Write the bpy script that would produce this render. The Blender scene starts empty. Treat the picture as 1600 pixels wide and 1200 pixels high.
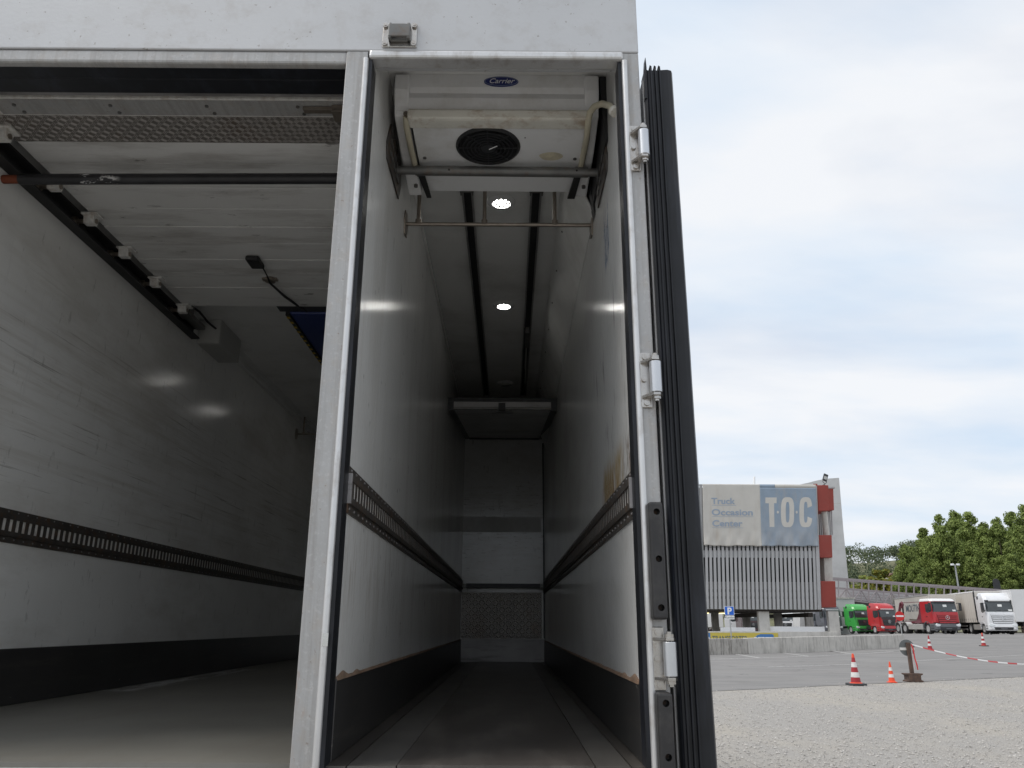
import bpy, bmesh, math, random
from mathutils import Vector, Matrix, noise
random.seed(7)
scn = bpy.context.scene
col = scn.collection
R = math.radians

# ------------------------------------------------------------------ camera
FPX = 1225.0; CZ = 1.535
TH = math.atan(376/1225); PS = R(.18); RO = R(.3)
f_ = Vector((math.sin(PS)*math.cos(TH), math.cos(PS)*math.cos(TH), math.sin(TH)))
r0 = Vector((math.cos(PS), -math.sin(PS), 0)); u0 = r0.cross(f_)
r_ = r0*math.cos(RO)+u0*math.sin(RO); u_ = u0*math.cos(RO)-r0*math.sin(RO)
cam = bpy.data.cameras.new('camera'); camo = bpy.data.objects.new('camera', cam); col.objects.link(camo)
cam.sensor_fit = 'HORIZONTAL'; cam.sensor_width = 36; cam.lens = 36*FPX/1600
cam.clip_start = .05; cam.clip_end = 6000
M = Matrix((r_, u_, -f_)).transposed().to_4x4(); M.translation = (0, 0, CZ); camo.matrix_world = M
scn.camera = camo

# ------------------------------------------------------------------ sky, sun, exposure
SUN_EL, SUN_AZ = R(58), R(-105)           # azimuth from +Y towards +X: high on the left, a little behind the camera
w = bpy.data.worlds.new('World'); scn.world = w; w.use_nodes = True
nt = w.node_tree; nt.nodes.clear()
def N(tree, t, **k):
    n = tree.nodes.new(t)
    for a, b in k.items(): setattr(n, a, b)
    return n
sky = N(nt, 'ShaderNodeTexSky', sky_type='NISHITA', sun_disc=False, sun_elevation=SUN_EL, sun_rotation=SUN_AZ)
sky.air_density = 1.0; sky.dust_density = 2.0
bgS = N(nt, 'ShaderNodeBackground'); bgS.inputs[1].default_value = .13
nt.links.new(sky.outputs[0], bgS.inputs[0])
tc = N(nt, 'ShaderNodeTexCoord'); sp = N(nt, 'ShaderNodeSeparateXYZ'); nt.links.new(tc.outputs['Generated'], sp.inputs[0])
za = N(nt, 'ShaderNodeMath', operation='MAXIMUM'); nt.links.new(sp.outputs[2], za.inputs[0]); za.inputs[1].default_value = 0
zb = N(nt, 'ShaderNodeMath', operation='ADD'); nt.links.new(za.outputs[0], zb.inputs[0]); zb.inputs[1].default_value = .22
dx = N(nt, 'ShaderNodeMath', operation='DIVIDE'); nt.links.new(sp.outputs[0], dx.inputs[0]); nt.links.new(zb.outputs[0], dx.inputs[1])
dy = N(nt, 'ShaderNodeMath', operation='DIVIDE'); nt.links.new(sp.outputs[1], dy.inputs[0]); nt.links.new(zb.outputs[0], dy.inputs[1])
cb = N(nt, 'ShaderNodeCombineXYZ'); nt.links.new(dx.outputs[0], cb.inputs[0]); nt.links.new(dy.outputs[0], cb.inputs[1])
mp = N(nt, 'ShaderNodeMapping'); nt.links.new(cb.outputs[0], mp.inputs[0])
mp.inputs['Rotation'].default_value = (0, 0, R(35)); mp.inputs['Scale'].default_value = (.75, 1.5, 1); mp.inputs['Location'].default_value = (3.1, 1.4, 0)
n1 = N(nt, 'ShaderNodeTexNoise'); n1.inputs['Scale'].default_value = 1.5; n1.inputs['Detail'].default_value = 7; n1.inputs['Roughness'].default_value = .52; n1.inputs['Distortion'].default_value = .5
nt.links.new(mp.outputs[0], n1.inputs['Vector'])
rp = N(nt, 'ShaderNodeValToRGB'); rp.color_ramp.elements[0].position = .3; rp.color_ramp.elements[1].position = .56
rp.color_ramp.elements[0].color = (.72, .72, .72, 1); rp.color_ramp.elements[1].color = (.97, .97, .97, 1)
nt.links.new(n1.outputs[0], rp.inputs[0])
n2 = N(nt, 'ShaderNodeTexNoise'); n2.inputs['Scale'].default_value = 1.9; n2.inputs['Detail'].default_value = 6; n2.inputs['Roughness'].default_value = .5
nt.links.new(mp.outputs[0], n2.inputs['Vector'])
rc = N(nt, 'ShaderNodeValToRGB'); rc.color_ramp.elements[0].position = .28; rc.color_ramp.elements[1].position = .6
rc.color_ramp.elements[0].color = (.53, .615, .715, 1); rc.color_ramp.elements[1].color = (.69, .705, .73, 1)
nt.links.new(n2.outputs[0], rc.inputs[0])
bgC = N(nt, 'ShaderNodeBackground'); nt.links.new(rc.outputs[0], bgC.inputs[0]); bgC.inputs[1].default_value = 1.0
mx = N(nt, 'ShaderNodeMixShader'); nt.links.new(rp.outputs[0], mx.inputs[0]); nt.links.new(bgS.outputs[0], mx.inputs[1]); nt.links.new(bgC.outputs[0], mx.inputs[2])
wo = N(nt, 'ShaderNodeOutputWorld'); nt.links.new(mx.outputs[0], wo.inputs[0])

sl = bpy.data.lights.new('sun', 'SUN'); sl.energy = 1.5; sl.angle = R(25); sl.color = (1, .96, .9)
so = bpy.data.objects.new('sun', sl); col.objects.link(so)
sd = Vector((math.sin(SUN_AZ)*math.cos(SUN_EL), math.cos(SUN_AZ)*math.cos(SUN_EL), math.sin(SUN_EL)))
so.rotation_euler = sd.to_track_quat('Z', 'Y').to_euler(); so.location = (0, 0, 40)
vs = scn.view_settings; vs.view_transform = 'Standard'; vs.look = 'None'; vs.gamma = 1; vs.exposure = 0.42; vs.use_curve_mapping = False

# ------------------------------------------------------------------ pixels of the photograph (1600x1200) to points
def ray(x, y): return f_ + r_*((x-800)/FPX) - u_*((y-600)/FPX)
def onY(x, y, Y): q = ray(x, y); return Vector((q.x*Y/q.y, Y, CZ+q.z*Y/q.y))
def onX(x, y, X): q = ray(x, y); t = X/q.x; return Vector((X, q.y*t, CZ+q.z*t))
def onZ(x, y, Z): q = ray(x, y); t = (Z-CZ)/q.z; return Vector((q.x*t, q.y*t, Z))
GP = [(-4000, 0), (0, 0), (42, .21), (72, .90), (105, .60), (200, .8), (4000, .8)]
def g(y, x=None):                           # height of the yard; left of the ramp it stays low behind the wall
    if x is not None and y > 42:
        s = min(1, max(0, (x/y-.375)/.06)); s = s*s*(3-2*s)
        return .21*(1-s)+g(y)*s
    for (a, za), (b, zb) in zip(GP, GP[1:]):
        if y <= b: return za+(zb-za)*(y-a)/(b-a)
    return .8
def onG(x, y):
    q = ray(x, y); t = 5.
    while t < 300:
        if CZ+q.z*t <= g(q.y*t, q.x*t): break
        t += .05
    return Vector((q.x*t, q.y*t, g(q.y*t, q.x*t)))

# ------------------------------------------------------------------ materials
mats = {}
def mat(name, colr, rough=.5, metal=0., var=.12, scale=6., bump=0., bscale=60., stretch=(1, 1, 1), dirt=None, dirt_amt=.0, dscale=3., dstretch=(1, 1, 1), spec=.5, emit=None, estr=0., alpha=1., coat=0., gloss_var=.0, dlo=.5, dhi=.68):
    m = bpy.data.materials.new(name); m.use_nodes = True; t = m.node_tree; b = t.nodes['Principled BSDF']
    b.inputs['Roughness'].default_value = rough; b.inputs['Metallic'].default_value = metal
    b.inputs['Specular IOR Level'].default_value = spec; b.inputs['Coat Weight'].default_value = coat
    tcn = N(t, 'ShaderNodeTexCoord'); out = None
    mpn = N(t, 'ShaderNodeMapping'); mpn.inputs['Scale'].default_value = stretch; t.links.new(tcn.outputs['Object'], mpn.inputs[0])
    nz = N(t, 'ShaderNodeTexNoise'); nz.inputs['Scale'].default_value = scale; nz.inputs['Detail'].default_value = 6; nz.inputs['Roughness'].default_value = .6
    t.links.new(mpn.outputs[0], nz.inputs['Vector'])
    r = N(t, 'ShaderNodeValToRGB'); e = r.color_ramp.elements; e[0].position = .3; e[1].position = .7
    e[0].color = tuple(c*(1-var) for c in colr)+(1,); e[1].color = tuple(min(1, c*(1+var)) for c in colr)+(1,)
    t.links.new(nz.outputs[0], r.inputs[0]); out = r.outputs[0]
    if dirt:
        mp2 = N(t, 'ShaderNodeMapping'); mp2.inputs['Scale'].default_value = dstretch; t.links.new(tcn.outputs['Object'], mp2.inputs[0])
        nd = N(t, 'ShaderNodeTexNoise'); nd.inputs['Scale'].default_value = dscale; nd.inputs['Detail'].default_value = 9; nd.inputs['Roughness'].default_value = .68
        t.links.new(mp2.outputs[0], nd.inputs['Vector'])
        rd = N(t, 'ShaderNodeValToRGB'); rd.color_ramp.elements[0].position = dlo; rd.color_ramp.elements[1].position = dhi
        rd.color_ramp.elements[0].color = (0, 0, 0, 1); rd.color_ramp.elements[1].color = (dirt_amt,)*3+(1,)
        t.links.new(nd.outputs[0], rd.inputs[0])
        mm = N(t, 'ShaderNodeMixRGB'); t.links.new(rd.outputs[0], mm.inputs[0]); t.links.new(out, mm.inputs[1]); mm.inputs[2].default_value = tuple(dirt)+(1,)
        out = mm.outputs[0]
    t.links.new(out, b.inputs['Base Color'])
    if gloss_var:
        mr = N(t, 'ShaderNodeMapRange'); mr.inputs[3].default_value = rough-gloss_var; mr.inputs[4].default_value = rough+gloss_var
        t.links.new(nz.outputs[0], mr.inputs[0]); t.links.new(mr.outputs[0], b.inputs['Roughness'])
    if bump:
        nb = N(t, 'ShaderNodeTexNoise'); nb.inputs['Scale'].default_value = bscale; nb.inputs['Detail'].default_value = 4
        t.links.new(mpn.outputs[0], nb.inputs['Vector'])
        bn = N(t, 'ShaderNodeBump'); bn.inputs['Strength'].default_value = bump; bn.inputs['Distance'].default_value = .02
        t.links.new(nb.outputs[0], bn.inputs['Height']); t.links.new(bn.outputs[0], b.inputs['Normal'])
    if emit:
        b.inputs['Emission Color'].default_value = tuple(emit)+(1,); b.inputs['Emission Strength'].default_value = estr
    mats[name] = m; return m
def add_layer(m, colr, amt, lo, hi, scale, stretch, loc=(0, 0, 0), box=None, soft=.2, detail=9, rot=(0, 0, 0)):
    """one more layer of wear over a material: stretched noise, optionally only inside a box with soft edges"""
    t = m.node_tree; b = t.nodes['Principled BSDF']; prev = b.inputs['Base Color'].links[0].from_socket
    tcn = N(t, 'ShaderNodeTexCoord'); mp2 = N(t, 'ShaderNodeMapping'); mp2.inputs['Scale'].default_value = stretch; mp2.inputs['Location'].default_value = loc; mp2.inputs['Rotation'].default_value = rot
    t.links.new(tcn.outputs['Object'], mp2.inputs[0])
    nd = N(t, 'ShaderNodeTexNoise'); nd.inputs['Scale'].default_value = scale; nd.inputs['Detail'].default_value = detail; nd.inputs['Roughness'].default_value = .65
    t.links.new(mp2.outputs[0], nd.inputs['Vector'])
    rd = N(t, 'ShaderNodeMapRange'); rd.inputs[1].default_value = lo; rd.inputs[2].default_value = hi; rd.inputs[3].default_value = 0; rd.inputs[4].default_value = amt
    t.links.new(nd.outputs[0], rd.inputs[0]); fac = rd.outputs[0]
    if box:
        sx = N(t, 'ShaderNodeSeparateXYZ'); t.links.new(tcn.outputs['Object'], sx.inputs[0])
        for ax, (a, c) in box.items():
            for lo_, hi_ in ((a-soft, a+soft), (c+soft, c-soft)):
                q = N(t, 'ShaderNodeMapRange'); q.interpolation_type = 'SMOOTHSTEP'; q.inputs[1].default_value = lo_; q.inputs[2].default_value = hi_
                if lo_ > hi_: q.inputs[1].default_value = hi_; q.inputs[2].default_value = lo_; q.inputs[3].default_value = 1; q.inputs[4].default_value = 0
                t.links.new(sx.outputs['XYZ'.index(ax)], q.inputs[0])
                mu = N(t, 'ShaderNodeMath', operation='MULTIPLY'); t.links.new(fac, mu.inputs[0]); t.links.new(q.outputs[0], mu.inputs[1]); fac = mu.outputs[0]
    mm = N(t, 'ShaderNodeMixRGB'); t.links.new(fac, mm.inputs[0]); t.links.new(prev, mm.inputs[1]); mm.inputs[2].default_value = tuple(colr)+(1,)
    t.links.new(mm.outputs[0], b.inputs['Base Color'])

# ------------------------------------------------------------------ mesh building
class MB:
    def __init__(s): s.v = []; s.f = []; s.m = []
    def add(s, vs, fs, mi=0):
        k = len(s.v); s.v += [tuple(p) for p in vs]; s.f += [tuple(i+k for i in q) for q in fs]; s.m += [mi]*len(fs); return s
    def box(s, x0, x1, y0, y1, z0, z1, mi=0):
        return s.add([(x0, y0, z0), (x1, y0, z0), (x1, y1, z0), (x0, y1, z0), (x0, y0, z1), (x1, y0, z1), (x1, y1, z1), (x0, y1, z1)],
                     [(0, 3, 2, 1), (4, 5, 6, 7), (0, 1, 5, 4), (1, 2, 6, 5), (2, 3, 7, 6), (3, 0, 4, 7)], mi)
    def quad(s, a, b, c, d, mi=0): return s.add([a, b, c, d], [(0, 1, 2, 3)], mi)
    def cyl(s, p0, p1, r, n=12, r2=None, mi=0):
        p0 = Vector(p0); p1 = Vector(p1); d = (p1-p0).normalized(); a = d.orthogonal().normalized(); b = d.cross(a); r2 = r if r2 is None else r2
        vs = [p0+(a*math.cos(2*math.pi*i/n)+b*math.sin(2*math.pi*i/n))*r for i in range(n)]+[p1+(a*math.cos(2*math.pi*i/n)+b*math.sin(2*math.pi*i/n))*r2 for i in range(n)]
        return s.add(vs, [(i, (i+1) % n, n+(i+1) % n, n+i) for i in range(n)]+[tuple(range(n))[::-1], tuple(range(n, 2*n))], mi)
    def tube(s, pts, rad, n=8, mi=0):
        pts = [Vector(p) for p in pts]; rs = rad if isinstance(rad, (list, tuple)) else [rad]*len(pts); vs = []; prev = None
        for i, p in enumerate(pts):
            d = (pts[min(i+1, len(pts)-1)]-pts[max(i-1, 0)]).normalized()
            a = (prev-d*prev.dot(d)) if prev is not None else d.orthogonal()
            a.normalize(); prev = a; b = d.cross(a)
            vs += [p+(a*math.cos(2*math.pi*k/n)+b*math.sin(2*math.pi*k/n))*rs[i] for k in range(n)]
        fs = [(i*n+k, i*n+(k+1) % n, (i+1)*n+(k+1) % n, (i+1)*n+k) for i in range(len(pts)-1) for k in range(n)]
        fs += [tuple(range(n))[::-1], tuple(range((len(pts)-1)*n, len(pts)*n))]
        return s.add(vs, fs, mi)
    def bar(s, p0, p1, wd, ht, up=(0, 0, 1), mi=0):
        p0 = Vector(p0); p1 = Vector(p1); d = (p1-p0).normalized(); a = d.cross(Vector(up))
        if a.length < 1e-4: a = d.orthogonal()
        a.normalize(); b = a.cross(d)
        vs = [p+a*(i*wd/2)+b*(j*ht/2) for p in (p0, p1) for i, j in ((-1, -1), (1, -1), (1, 1), (-1, 1))]
        return s.add(vs, [(0, 1, 2, 3), (7, 6, 5, 4), (0, 4, 5, 1), (1, 5, 6, 2), (2, 6, 7, 3), (3, 7, 4, 0)], mi)
    def prism(s, poly, axis, a0, a1, mi=0):            # closed 2-D outline swept along an axis
        def P(p, a): return {'x': (a, p[0], p[1]), 'y': (p[0], a, p[1]), 'z': (p[0], p[1], a)}[axis]
        n = len(poly)
        return s.add([P(p, a0) for p in poly]+[P(p, a1) for p in poly], [(i, (i+1) % n, n+(i+1) % n, n+i) for i in range(n)]+[tuple(range(n))[::-1], tuple(range(n, 2*n))], mi)
    def loft(s, rings, mi=0, caps=True):
        n = len(rings[0]); vs = [p for q in rings for p in q]
        fs = [(i*n+k, i*n+(k+1) % n, (i+1)*n+(k+1) % n, (i+1)*n+k) for i in range(len(rings)-1) for k in range(n)]
        if caps: fs += [tuple(range(n))[::-1], tuple(range((len(rings)-1)*n, len(rings)*n))]
        return s.add(vs, fs, mi)
    def lathe(s, prof, c, axis='z', n=16, mi=0, caps=True):       # profile of (radius, height) turned about an axis through c
        rings = []
        for r, h in prof:
            q = []
            for k in range(n):
                a = 2*math.pi*k/n; x, y = r*math.cos(a), r*math.sin(a)
                q.append({'z': (c[0]+x, c[1]+y, c[2]+h), 'x': (c[0]+h, c[1]+x, c[2]+y), 'y': (c[0]+y, c[1]+h, c[2]+x)}[axis])
            rings.append(q)
        return s.loft(rings, mi, caps)
    def mesh(s, name, ms, smooth=None):
        me = bpy.data.meshes.new(name); me.from_pydata(s.v, [], s.f)
        for m in (ms if isinstance(ms, (list, tuple)) else [ms]): me.materials.append(mats[m] if isinstance(m, str) else m)
        if any(s.m): me.polygons.foreach_set('material_index', s.m)
        bm = bmesh.new(); bm.from_mesh(me); bmesh.ops.recalc_face_normals(bm, faces=bm.faces); bm.to_mesh(me); bm.free()
        if smooth:
            me.polygons.foreach_set('use_smooth', [True]*len(me.polygons)); me.set_sharp_from_angle(angle=R(smooth))
        me.update(); return me
    def build(s, name, ms, parent=None, smooth=None, bevel=None, world=False, seg=2):
        o = bpy.data.objects.new(name, s.mesh(name, ms, smooth)); col.objects.link(o); place(o, parent, world)
        if bevel:
            bv = o.modifiers.new('bevel', 'BEVEL'); bv.width = bevel; bv.segments = seg; bv.limit_method = 'ANGLE'; bv.angle_limit = R(40)
        return o
wl = {}
def place(o, parent, world=False):
    if parent:
        o.parent = parent
        if world: o.location = -wl.get(parent, Vector((0, 0, 0))); wl[o] = Vector((0, 0, 0))
    elif world: wl[o] = Vector((0, 0, 0))
def tag(o, label, cat, group=None, kind=None):
    if label: o['label'] = label
    if cat: o['category'] = cat
    if group: o['group'] = group
    if kind: o['kind'] = kind
    return o
def thing(name, label, cat, loc=(0, 0, 0), rz=0, group=None):
    o = bpy.data.objects.new(name, None); col.objects.link(o); o.location = loc; o.rotation_euler = (0, 0, rz); o.empty_display_size = .2
    wl[o] = Vector(loc); return tag(o, label, cat, group)
def inst(name, me, parent, loc=(0, 0, 0), rot=(0, 0, 0), scale=(1, 1, 1)):
    o = bpy.data.objects.new(name, me); col.objects.link(o); o.parent = parent; o.location = loc; o.rotation_euler = rot; o.scale = scale; return o
def copy_tree(o, parent=None):
    c = o.copy(); col.objects.link(c); c.parent = parent
    for ch in [q for q in o.children]: copy_tree(ch, c)
    return c
def structure(o): o['kind'] = 'structure'; return o
def text_mesh(txt, size, bold=0., shear=0., extrude=.002, sx=1., align='LEFT', spacing=1.):
    cu = bpy.data.curves.new('text', 'FONT'); cu.body = txt; cu.size = size; cu.offset = bold; cu.shear = shear; cu.extrude = extrude; cu.align_x = align; cu.space_character = spacing
    o = bpy.data.objects.new('text', cu); col.objects.link(o); dg = bpy.context.evaluated_depsgraph_get()
    me = bpy.data.meshes.new_from_object(o.evaluated_get(dg)); bpy.data.objects.remove(o)
    # lies in XZ, facing -Y
    me.transform(Matrix(((sx, 0, 0, 0), (0, 0, -1, 0), (0, 1, 0, 0), (0, 0, 0, 1)))); return me
def text(name, txt, size, m, parent, loc, world=False, **k):
    rot = k.pop('rot', (0, 0, 0)); me = text_mesh(txt, size, **k); me.materials.clear(); me.materials.append(mats[m])
    o = bpy.data.objects.new(name, me); col.objects.link(o); o.parent = parent
    o.location = Vector(loc)-(wl.get(parent, Vector()) if world else Vector()); o.rotation_euler = rot; return o
def jitter(me, amp, sc, seed=0):
    for v in me.vertices:
        p = v.co*sc+Vector((seed*7.1, 0, 0)); v.co += Vector(noise.noise_vector(p))*amp

# ------------------------------------------------------------------ the materials of the place
mat('wall_panel', (.79, .79, .775), rough=.17, var=.06, scale=1.5, dirt=(.46, .43, .38), dirt_amt=.4, dscale=2.2, dstretch=(1, .35, 1.2), gloss_var=.05, bump=.035, bscale=45)
add_layer(mats['wall_panel'], (.46, .42, .36), .5, .48, .68, 5, (1, .16, 6), box={'Z': (2.15, 2.85)}, soft=.35)
add_layer(mats['wall_panel'], (.22, .20, .17), .55, .605, .645, 11, (1, .10, 6), box={'Z': (2.0, 2.9)}, soft=.3)           # scrapes running along the load
add_layer(mats['wall_panel'], (.24, .23, .21), .32, .62, .66, 22, (1, 1.2, .35))                                             # short scuffs
add_layer(mats['wall_panel'], (.70, .70, .69), .5, .63, .66, 9, (1, .9, .1), rot=(R(38), 0, 0))                                  # fine diagonal scratches
mat('wall_clean', (.80, .80, .785), rough=.15, var=.05, scale=1.2, dirt=(.50, .46, .40), dirt_amt=.3, dscale=1.8, dstretch=(1, 2.5, .35), gloss_var=.04, bump=.035, bscale=45)
add_layer(mats['wall_clean'], (.2, .2, .19), .6, .63, .67, 20, (1, .9, .45))
add_layer(mats['wall_clean'], (.70, .70, .69), .5, .64, .665, 7, (1, 1.2, .1), rot=(R(-35), 0, 0))
add_layer(mats['wall_clean'], (.26, .16, .07), .55, .52, .72, 10, (1, 6, .5), box={'Z': (1.56, 1.84)}, soft=.16)           # rust runs below the rail
mat('wall_right', (.79, .79, .775), rough=.15, var=.06, scale=1.2, dirt=(.48, .44, .38), dirt_amt=.35, dscale=2, dstretch=(1, .4, 1), gloss_var=.04, bump=.035, bscale=45)
add_layer(mats['wall_right'], (.11, .11, .105), .75, .585, .68, 12, (1, 1.6, .28), rot=(R(35), 0, 0), box={'Z': (1.95, 2.75), 'Y': (2.1, 3.1)}, soft=.3)
add_layer(mats['wall_right'], (.66, .66, .65), .5, .63, .66, 9, (1, 1.2, .1), rot=(R(35), 0, 0))
add_layer(mats['wall_right'], (.46, .33, .13), .85, .30, .56, 9, (1, 2.2, .8), box={'Z': (1.93, 2.07), 'Y': (2.36, 2.85)}, soft=.045)
add_layer(mats['wall_right'], (.36, .17, .03), .8, .42, .62, 14, (1, 4, .7), box={'Z': (1.93, 2.02), 'Y': (2.45, 2.9)}, soft=.04)     # yellow-brown stain above the rail
add_layer(mats['wall_right'], (.16, .09, .05), .8, .5, .62, 16, (1, 1, .5), box={'Z': (1.93, 2.06), 'Y': (2.1, 2.35)}, soft=.08)
add_layer(mats['wall_right'], (.03, .13, .32), .95, .5, .53, 16, (1, 5, .7), box={'Z': (2.78, 3.0), 'Y': (2.5, 2.62)}, soft=.04)       # blue crayon mark
mat('ceiling_panel', (.75, .75, .735), rough=.5, var=.06, scale=1.5, dirt=(.25, .23, .2), dirt_amt=.3, dscale=2, bump=.02, bscale=12)
mat('door_panel', (.74, .735, .72), rough=.38, var=.06, scale=2, dirt=(.22, .19, .16), dirt_amt=.45, dscale=4, dstretch=(.4, 2, 1))
add_layer(mats['door_panel'], (.10, .09, .08), .7, .64, .7, 14, (.5, 1.2, 1), rot=(0, 0, R(40)))
mat('header_alu', (.53, .535, .545), rough=.4, metal=.2, var=.05, scale=2, dirt=(.40, .38, .36), dirt_amt=.4, dscale=12, bump=.03, bscale=80)
add_layer(mats['header_alu'], (.2, .17, .14), .6, .68, .71, 55, (1, 1, 1), detail=3)
mat('aluminium', (.40, .398, .395), rough=.42, metal=.25, var=.07, scale=5, dirt=(.40, .36, .32), dirt_amt=.5, dscale=26, dstretch=(1, 1, .7), gloss_var=.08, bump=.04, bscale=90)
add_layer(mats['aluminium'], (.22, .17, .13), .55, .66, .70, 60, (1, 1, 1), detail=3)
add_layer(mats['aluminium'], (.20, .18, .16), .5, .46, .72, 4, (14, 1, .5))
add_layer(mats['aluminium'], (.60, .60, .60), .25, .56, .66, 70, (1, 1, 1), detail=4)
add_layer(mats['aluminium'], (.32, .15, .05), .8, .54, .66, 30, (1.4, 1, .35), box={'X': (-.535, -.508), 'Z': (1.31, 1.43)}, soft=.02)    # rust on the centre post
add_layer(mats['aluminium'], (.10, .08, .07), .9, .40, .6, 26, (2, 1, .6), box={'X': (.345, .368), 'Z': (2.85, 3.26)}, soft=.01)          # grime where the lintel meets the right post
mat('bead_aluminium', (.66, .66, .66), rough=.28, metal=.5, var=.05, scale=8, dirt=(.35, .31, .27), dirt_amt=.55, dscale=18, dstretch=(1, 1, .5))
mat('hinge_steel', (.50, .48, .455), rough=.24, metal=.9, var=.1, scale=20, dirt=(.25, .19, .14), dirt_amt=.5, dscale=40)
mat('hinge_barrel', (.60, .615, .64), rough=.34, metal=.8, var=.04, scale=12)
mat('dark_steel', (.075, .068, .062), rough=.5, metal=.35, var=.3, scale=18, dirt=(.13, .07, .035), dirt_amt=.8, dscale=22, bump=.06, bscale=60)
mat('galvanised', (.74, .73, .70), rough=.4, metal=.1, var=.15, scale=30, dirt=(.34, .22, .13), dirt_amt=.4, dscale=26, dstretch=(1, 1, .5))
mat('track_black', (.018, .018, .019), rough=.55, var=.3, scale=10)
mat('rubber', (.011, .012, .015), rough=.38, var=.3, scale=7, dirt=(.028, .031, .042), dirt_amt=.8, spec=.35, dscale=8, dstretch=(2, 1, .25), gloss_var=.08)  # bluish second tone paints the sky's sheen into the rubber colour
mat('rubber_block', (.024, .023, .024), rough=.45, var=.2, scale=9, dirt=(.06, .057, .054), dirt_amt=.6, dscale=14, bump=.05, bscale=60)
mat('hole_black', (.008, .007, .007), rough=.8, var=.1)
mat('kick_black', (.035, .034, .034), rough=.36, var=.2, scale=3, dirt=(.10, .09, .08), dirt_amt=.6, dscale=3, dstretch=(1, .5, 5), dlo=.55, dhi=.75)
add_layer(mats['kick_black'], (.25, .235, .21), .6, .66, .7, 15, (1, .7, 2))
mat('kick_metal', (.30, .29, .29), rough=.4, metal=.3, var=.2, scale=4, dirt=(.08, .075, .07), dirt_amt=.7, dscale=4, dstretch=(.6, 1, 5))
mat('sealant', (.22, .15, .105), rough=.6, var=.35, scale=24, dirt=(.14, .06, .025), dirt_amt=.9, dscale=30)
mat('floor_left', (.19, .182, .16), rough=.45, var=.12, scale=2, dirt=(.17, .155, .13), dirt_amt=.6, dscale=3, dstretch=(3, .5, 1))
add_layer(mats['floor_left'], (.60, .60, .59), .85, .44, .52, 7, (2.2, .5, 1), box={'X': (-2.08, -1.93), 'Y': (4.3, 6.4)}, soft=.05)       # pale grit swept along the edge
mat('floor_mat', (.07, .062, .056), rough=.33, var=.25, scale=3, dirt=(.16, .145, .13), dirt_amt=.6, dscale=4, dstretch=(2, .4, 1), gloss_var=.08)
mat('floor_plank', (.105, .098, .09), rough=.4, var=.25, scale=3, dirt=(.06, .055, .05), dirt_amt=.8, dscale=4, dstretch=(3, .4, 1))
mat('tread_lug', (.58, .55, .52), rough=.4, metal=.0, var=.15, scale=6, dirt=(.2, .13, .09), dirt_amt=.5, dscale=6)
mat('tread_lug_dim', (.33, .31, .29), rough=.4, var=.15, scale=6)
mat('tread_plate', (.215, .20, .185), rough=.42, metal=.4, var=.15, scale=4, dirt=(.14, .09, .06), dirt_amt=.6, dscale=5)
mat('white_unit', (.84, .84, .84), rough=.36, var=.03, scale=3, dirt=(.5, .47, .40), dirt_amt=.4, dscale=5)
mat('cream_plastic', (.72, .70, .63), rough=.45, var=.08, scale=8, dirt=(.33, .21, .12), dirt_amt=.7, dscale=11, dstretch=(1, 1, 2))
mat('hose', (.50, .46, .35), rough=.4, var=.12, scale=15)
mat('fan_black', (.014, .014, .015), rough=.45, var=.2, scale=12)
mat('stain_tan', (.66, .60, .45), rough=.6, var=.2, scale=30)
mat('logo_blue', (.012, .02, .16), rough=.3, var=.05)
mat('logo_white', (.8, .8, .82), rough=.4, var=.02)
mat('bar_steel', (.16, .16, .155), rough=.42, metal=.5, var=.2, scale=10, dirt=(.16, .10, .06), dirt_amt=.5, dscale=22)
mat('bar_black', (.030, .030, .033), rough=.45, metal=.2, var=.3, scale=12)
add_layer(mats['bar_black'], (.6, .6, .6), .9, .52, .56, 26, (.5, 1, 2), box={'X': (-1.79, -1.62)}, soft=.02)
mat('red_rust', (.20, .05, .02), rough=.6, var=.3, scale=20)
mat('rod_steel', (.30, .26, .22), rough=.3, metal=.7, var=.2, scale=15)
mat('led', (.9, .9, .9), emit=(1, .98, .93), estr=24.)
mat('lens_dim', (.5, .5, .48), rough=.15, var=.03)
mat('lamp_rim', (.65, .65, .65), rough=.25, var=.03)
mat('blue_box', (.012, .03, .15), rough=.4, var=.1)
mat('yellow_paint', (.50, .34, .02), rough=.5, var=.15)
mat('grey_plastic', (.40, .40, .385), rough=.5, var=.05)
mat('truck_white', (.72, .73, .74), rough=.3, var=.03, scale=1, coat=.3)

mat('gravel', (.425, .405, .38), rough=.95, var=.30, scale=90, dirt=(.27, .255, .24), dirt_amt=.8, dscale=55, bump=.8, bscale=70, dlo=.45, dhi=.6, spec=.2)
add_layer(mats['gravel'], (.50, .45, .37), .55, .45, .7, .5, (1, .5, 1))
add_layer(mats['gravel'], (.20, .19, .18), .6, .5, .62, 130, (1, 1, 1), detail=2)
mat('stone', (.455, .435, .41), rough=.9, var=.3, scale=20, spec=.2)
mat('asphalt', (.235, .228, .222), rough=.9, var=.1, scale=55, dirt=(.19, .184, .18), dirt_amt=.7, dscale=.35, dstretch=(.5, 1.4, 1), bump=.25, bscale=130, dlo=.42, dhi=.62, spec=.25)
add_layer(mats['asphalt'], (.29, .275, .26), .6, .45, .7, .9, (.4, 1.3, 1))
add_layer(mats['asphalt'], (.15, .145, .14), .55, .56, .64, 1.6, (.25, 2, 1), detail=5)
add_layer(mats['asphalt'], (.10, .097, .094), .6, .64, .68, 1.1, (1, 1, 1), detail=4)
mat('road_paint', (.62, .61, .59), rough=.8, var=.1, scale=30, dirt=(.30, .29, .28), dirt_amt=.9, dscale=9, dlo=.42, dhi=.6)
mat('ground_earth', (.16, .16, .09), rough=.95, var=.3, scale=.2)
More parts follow.
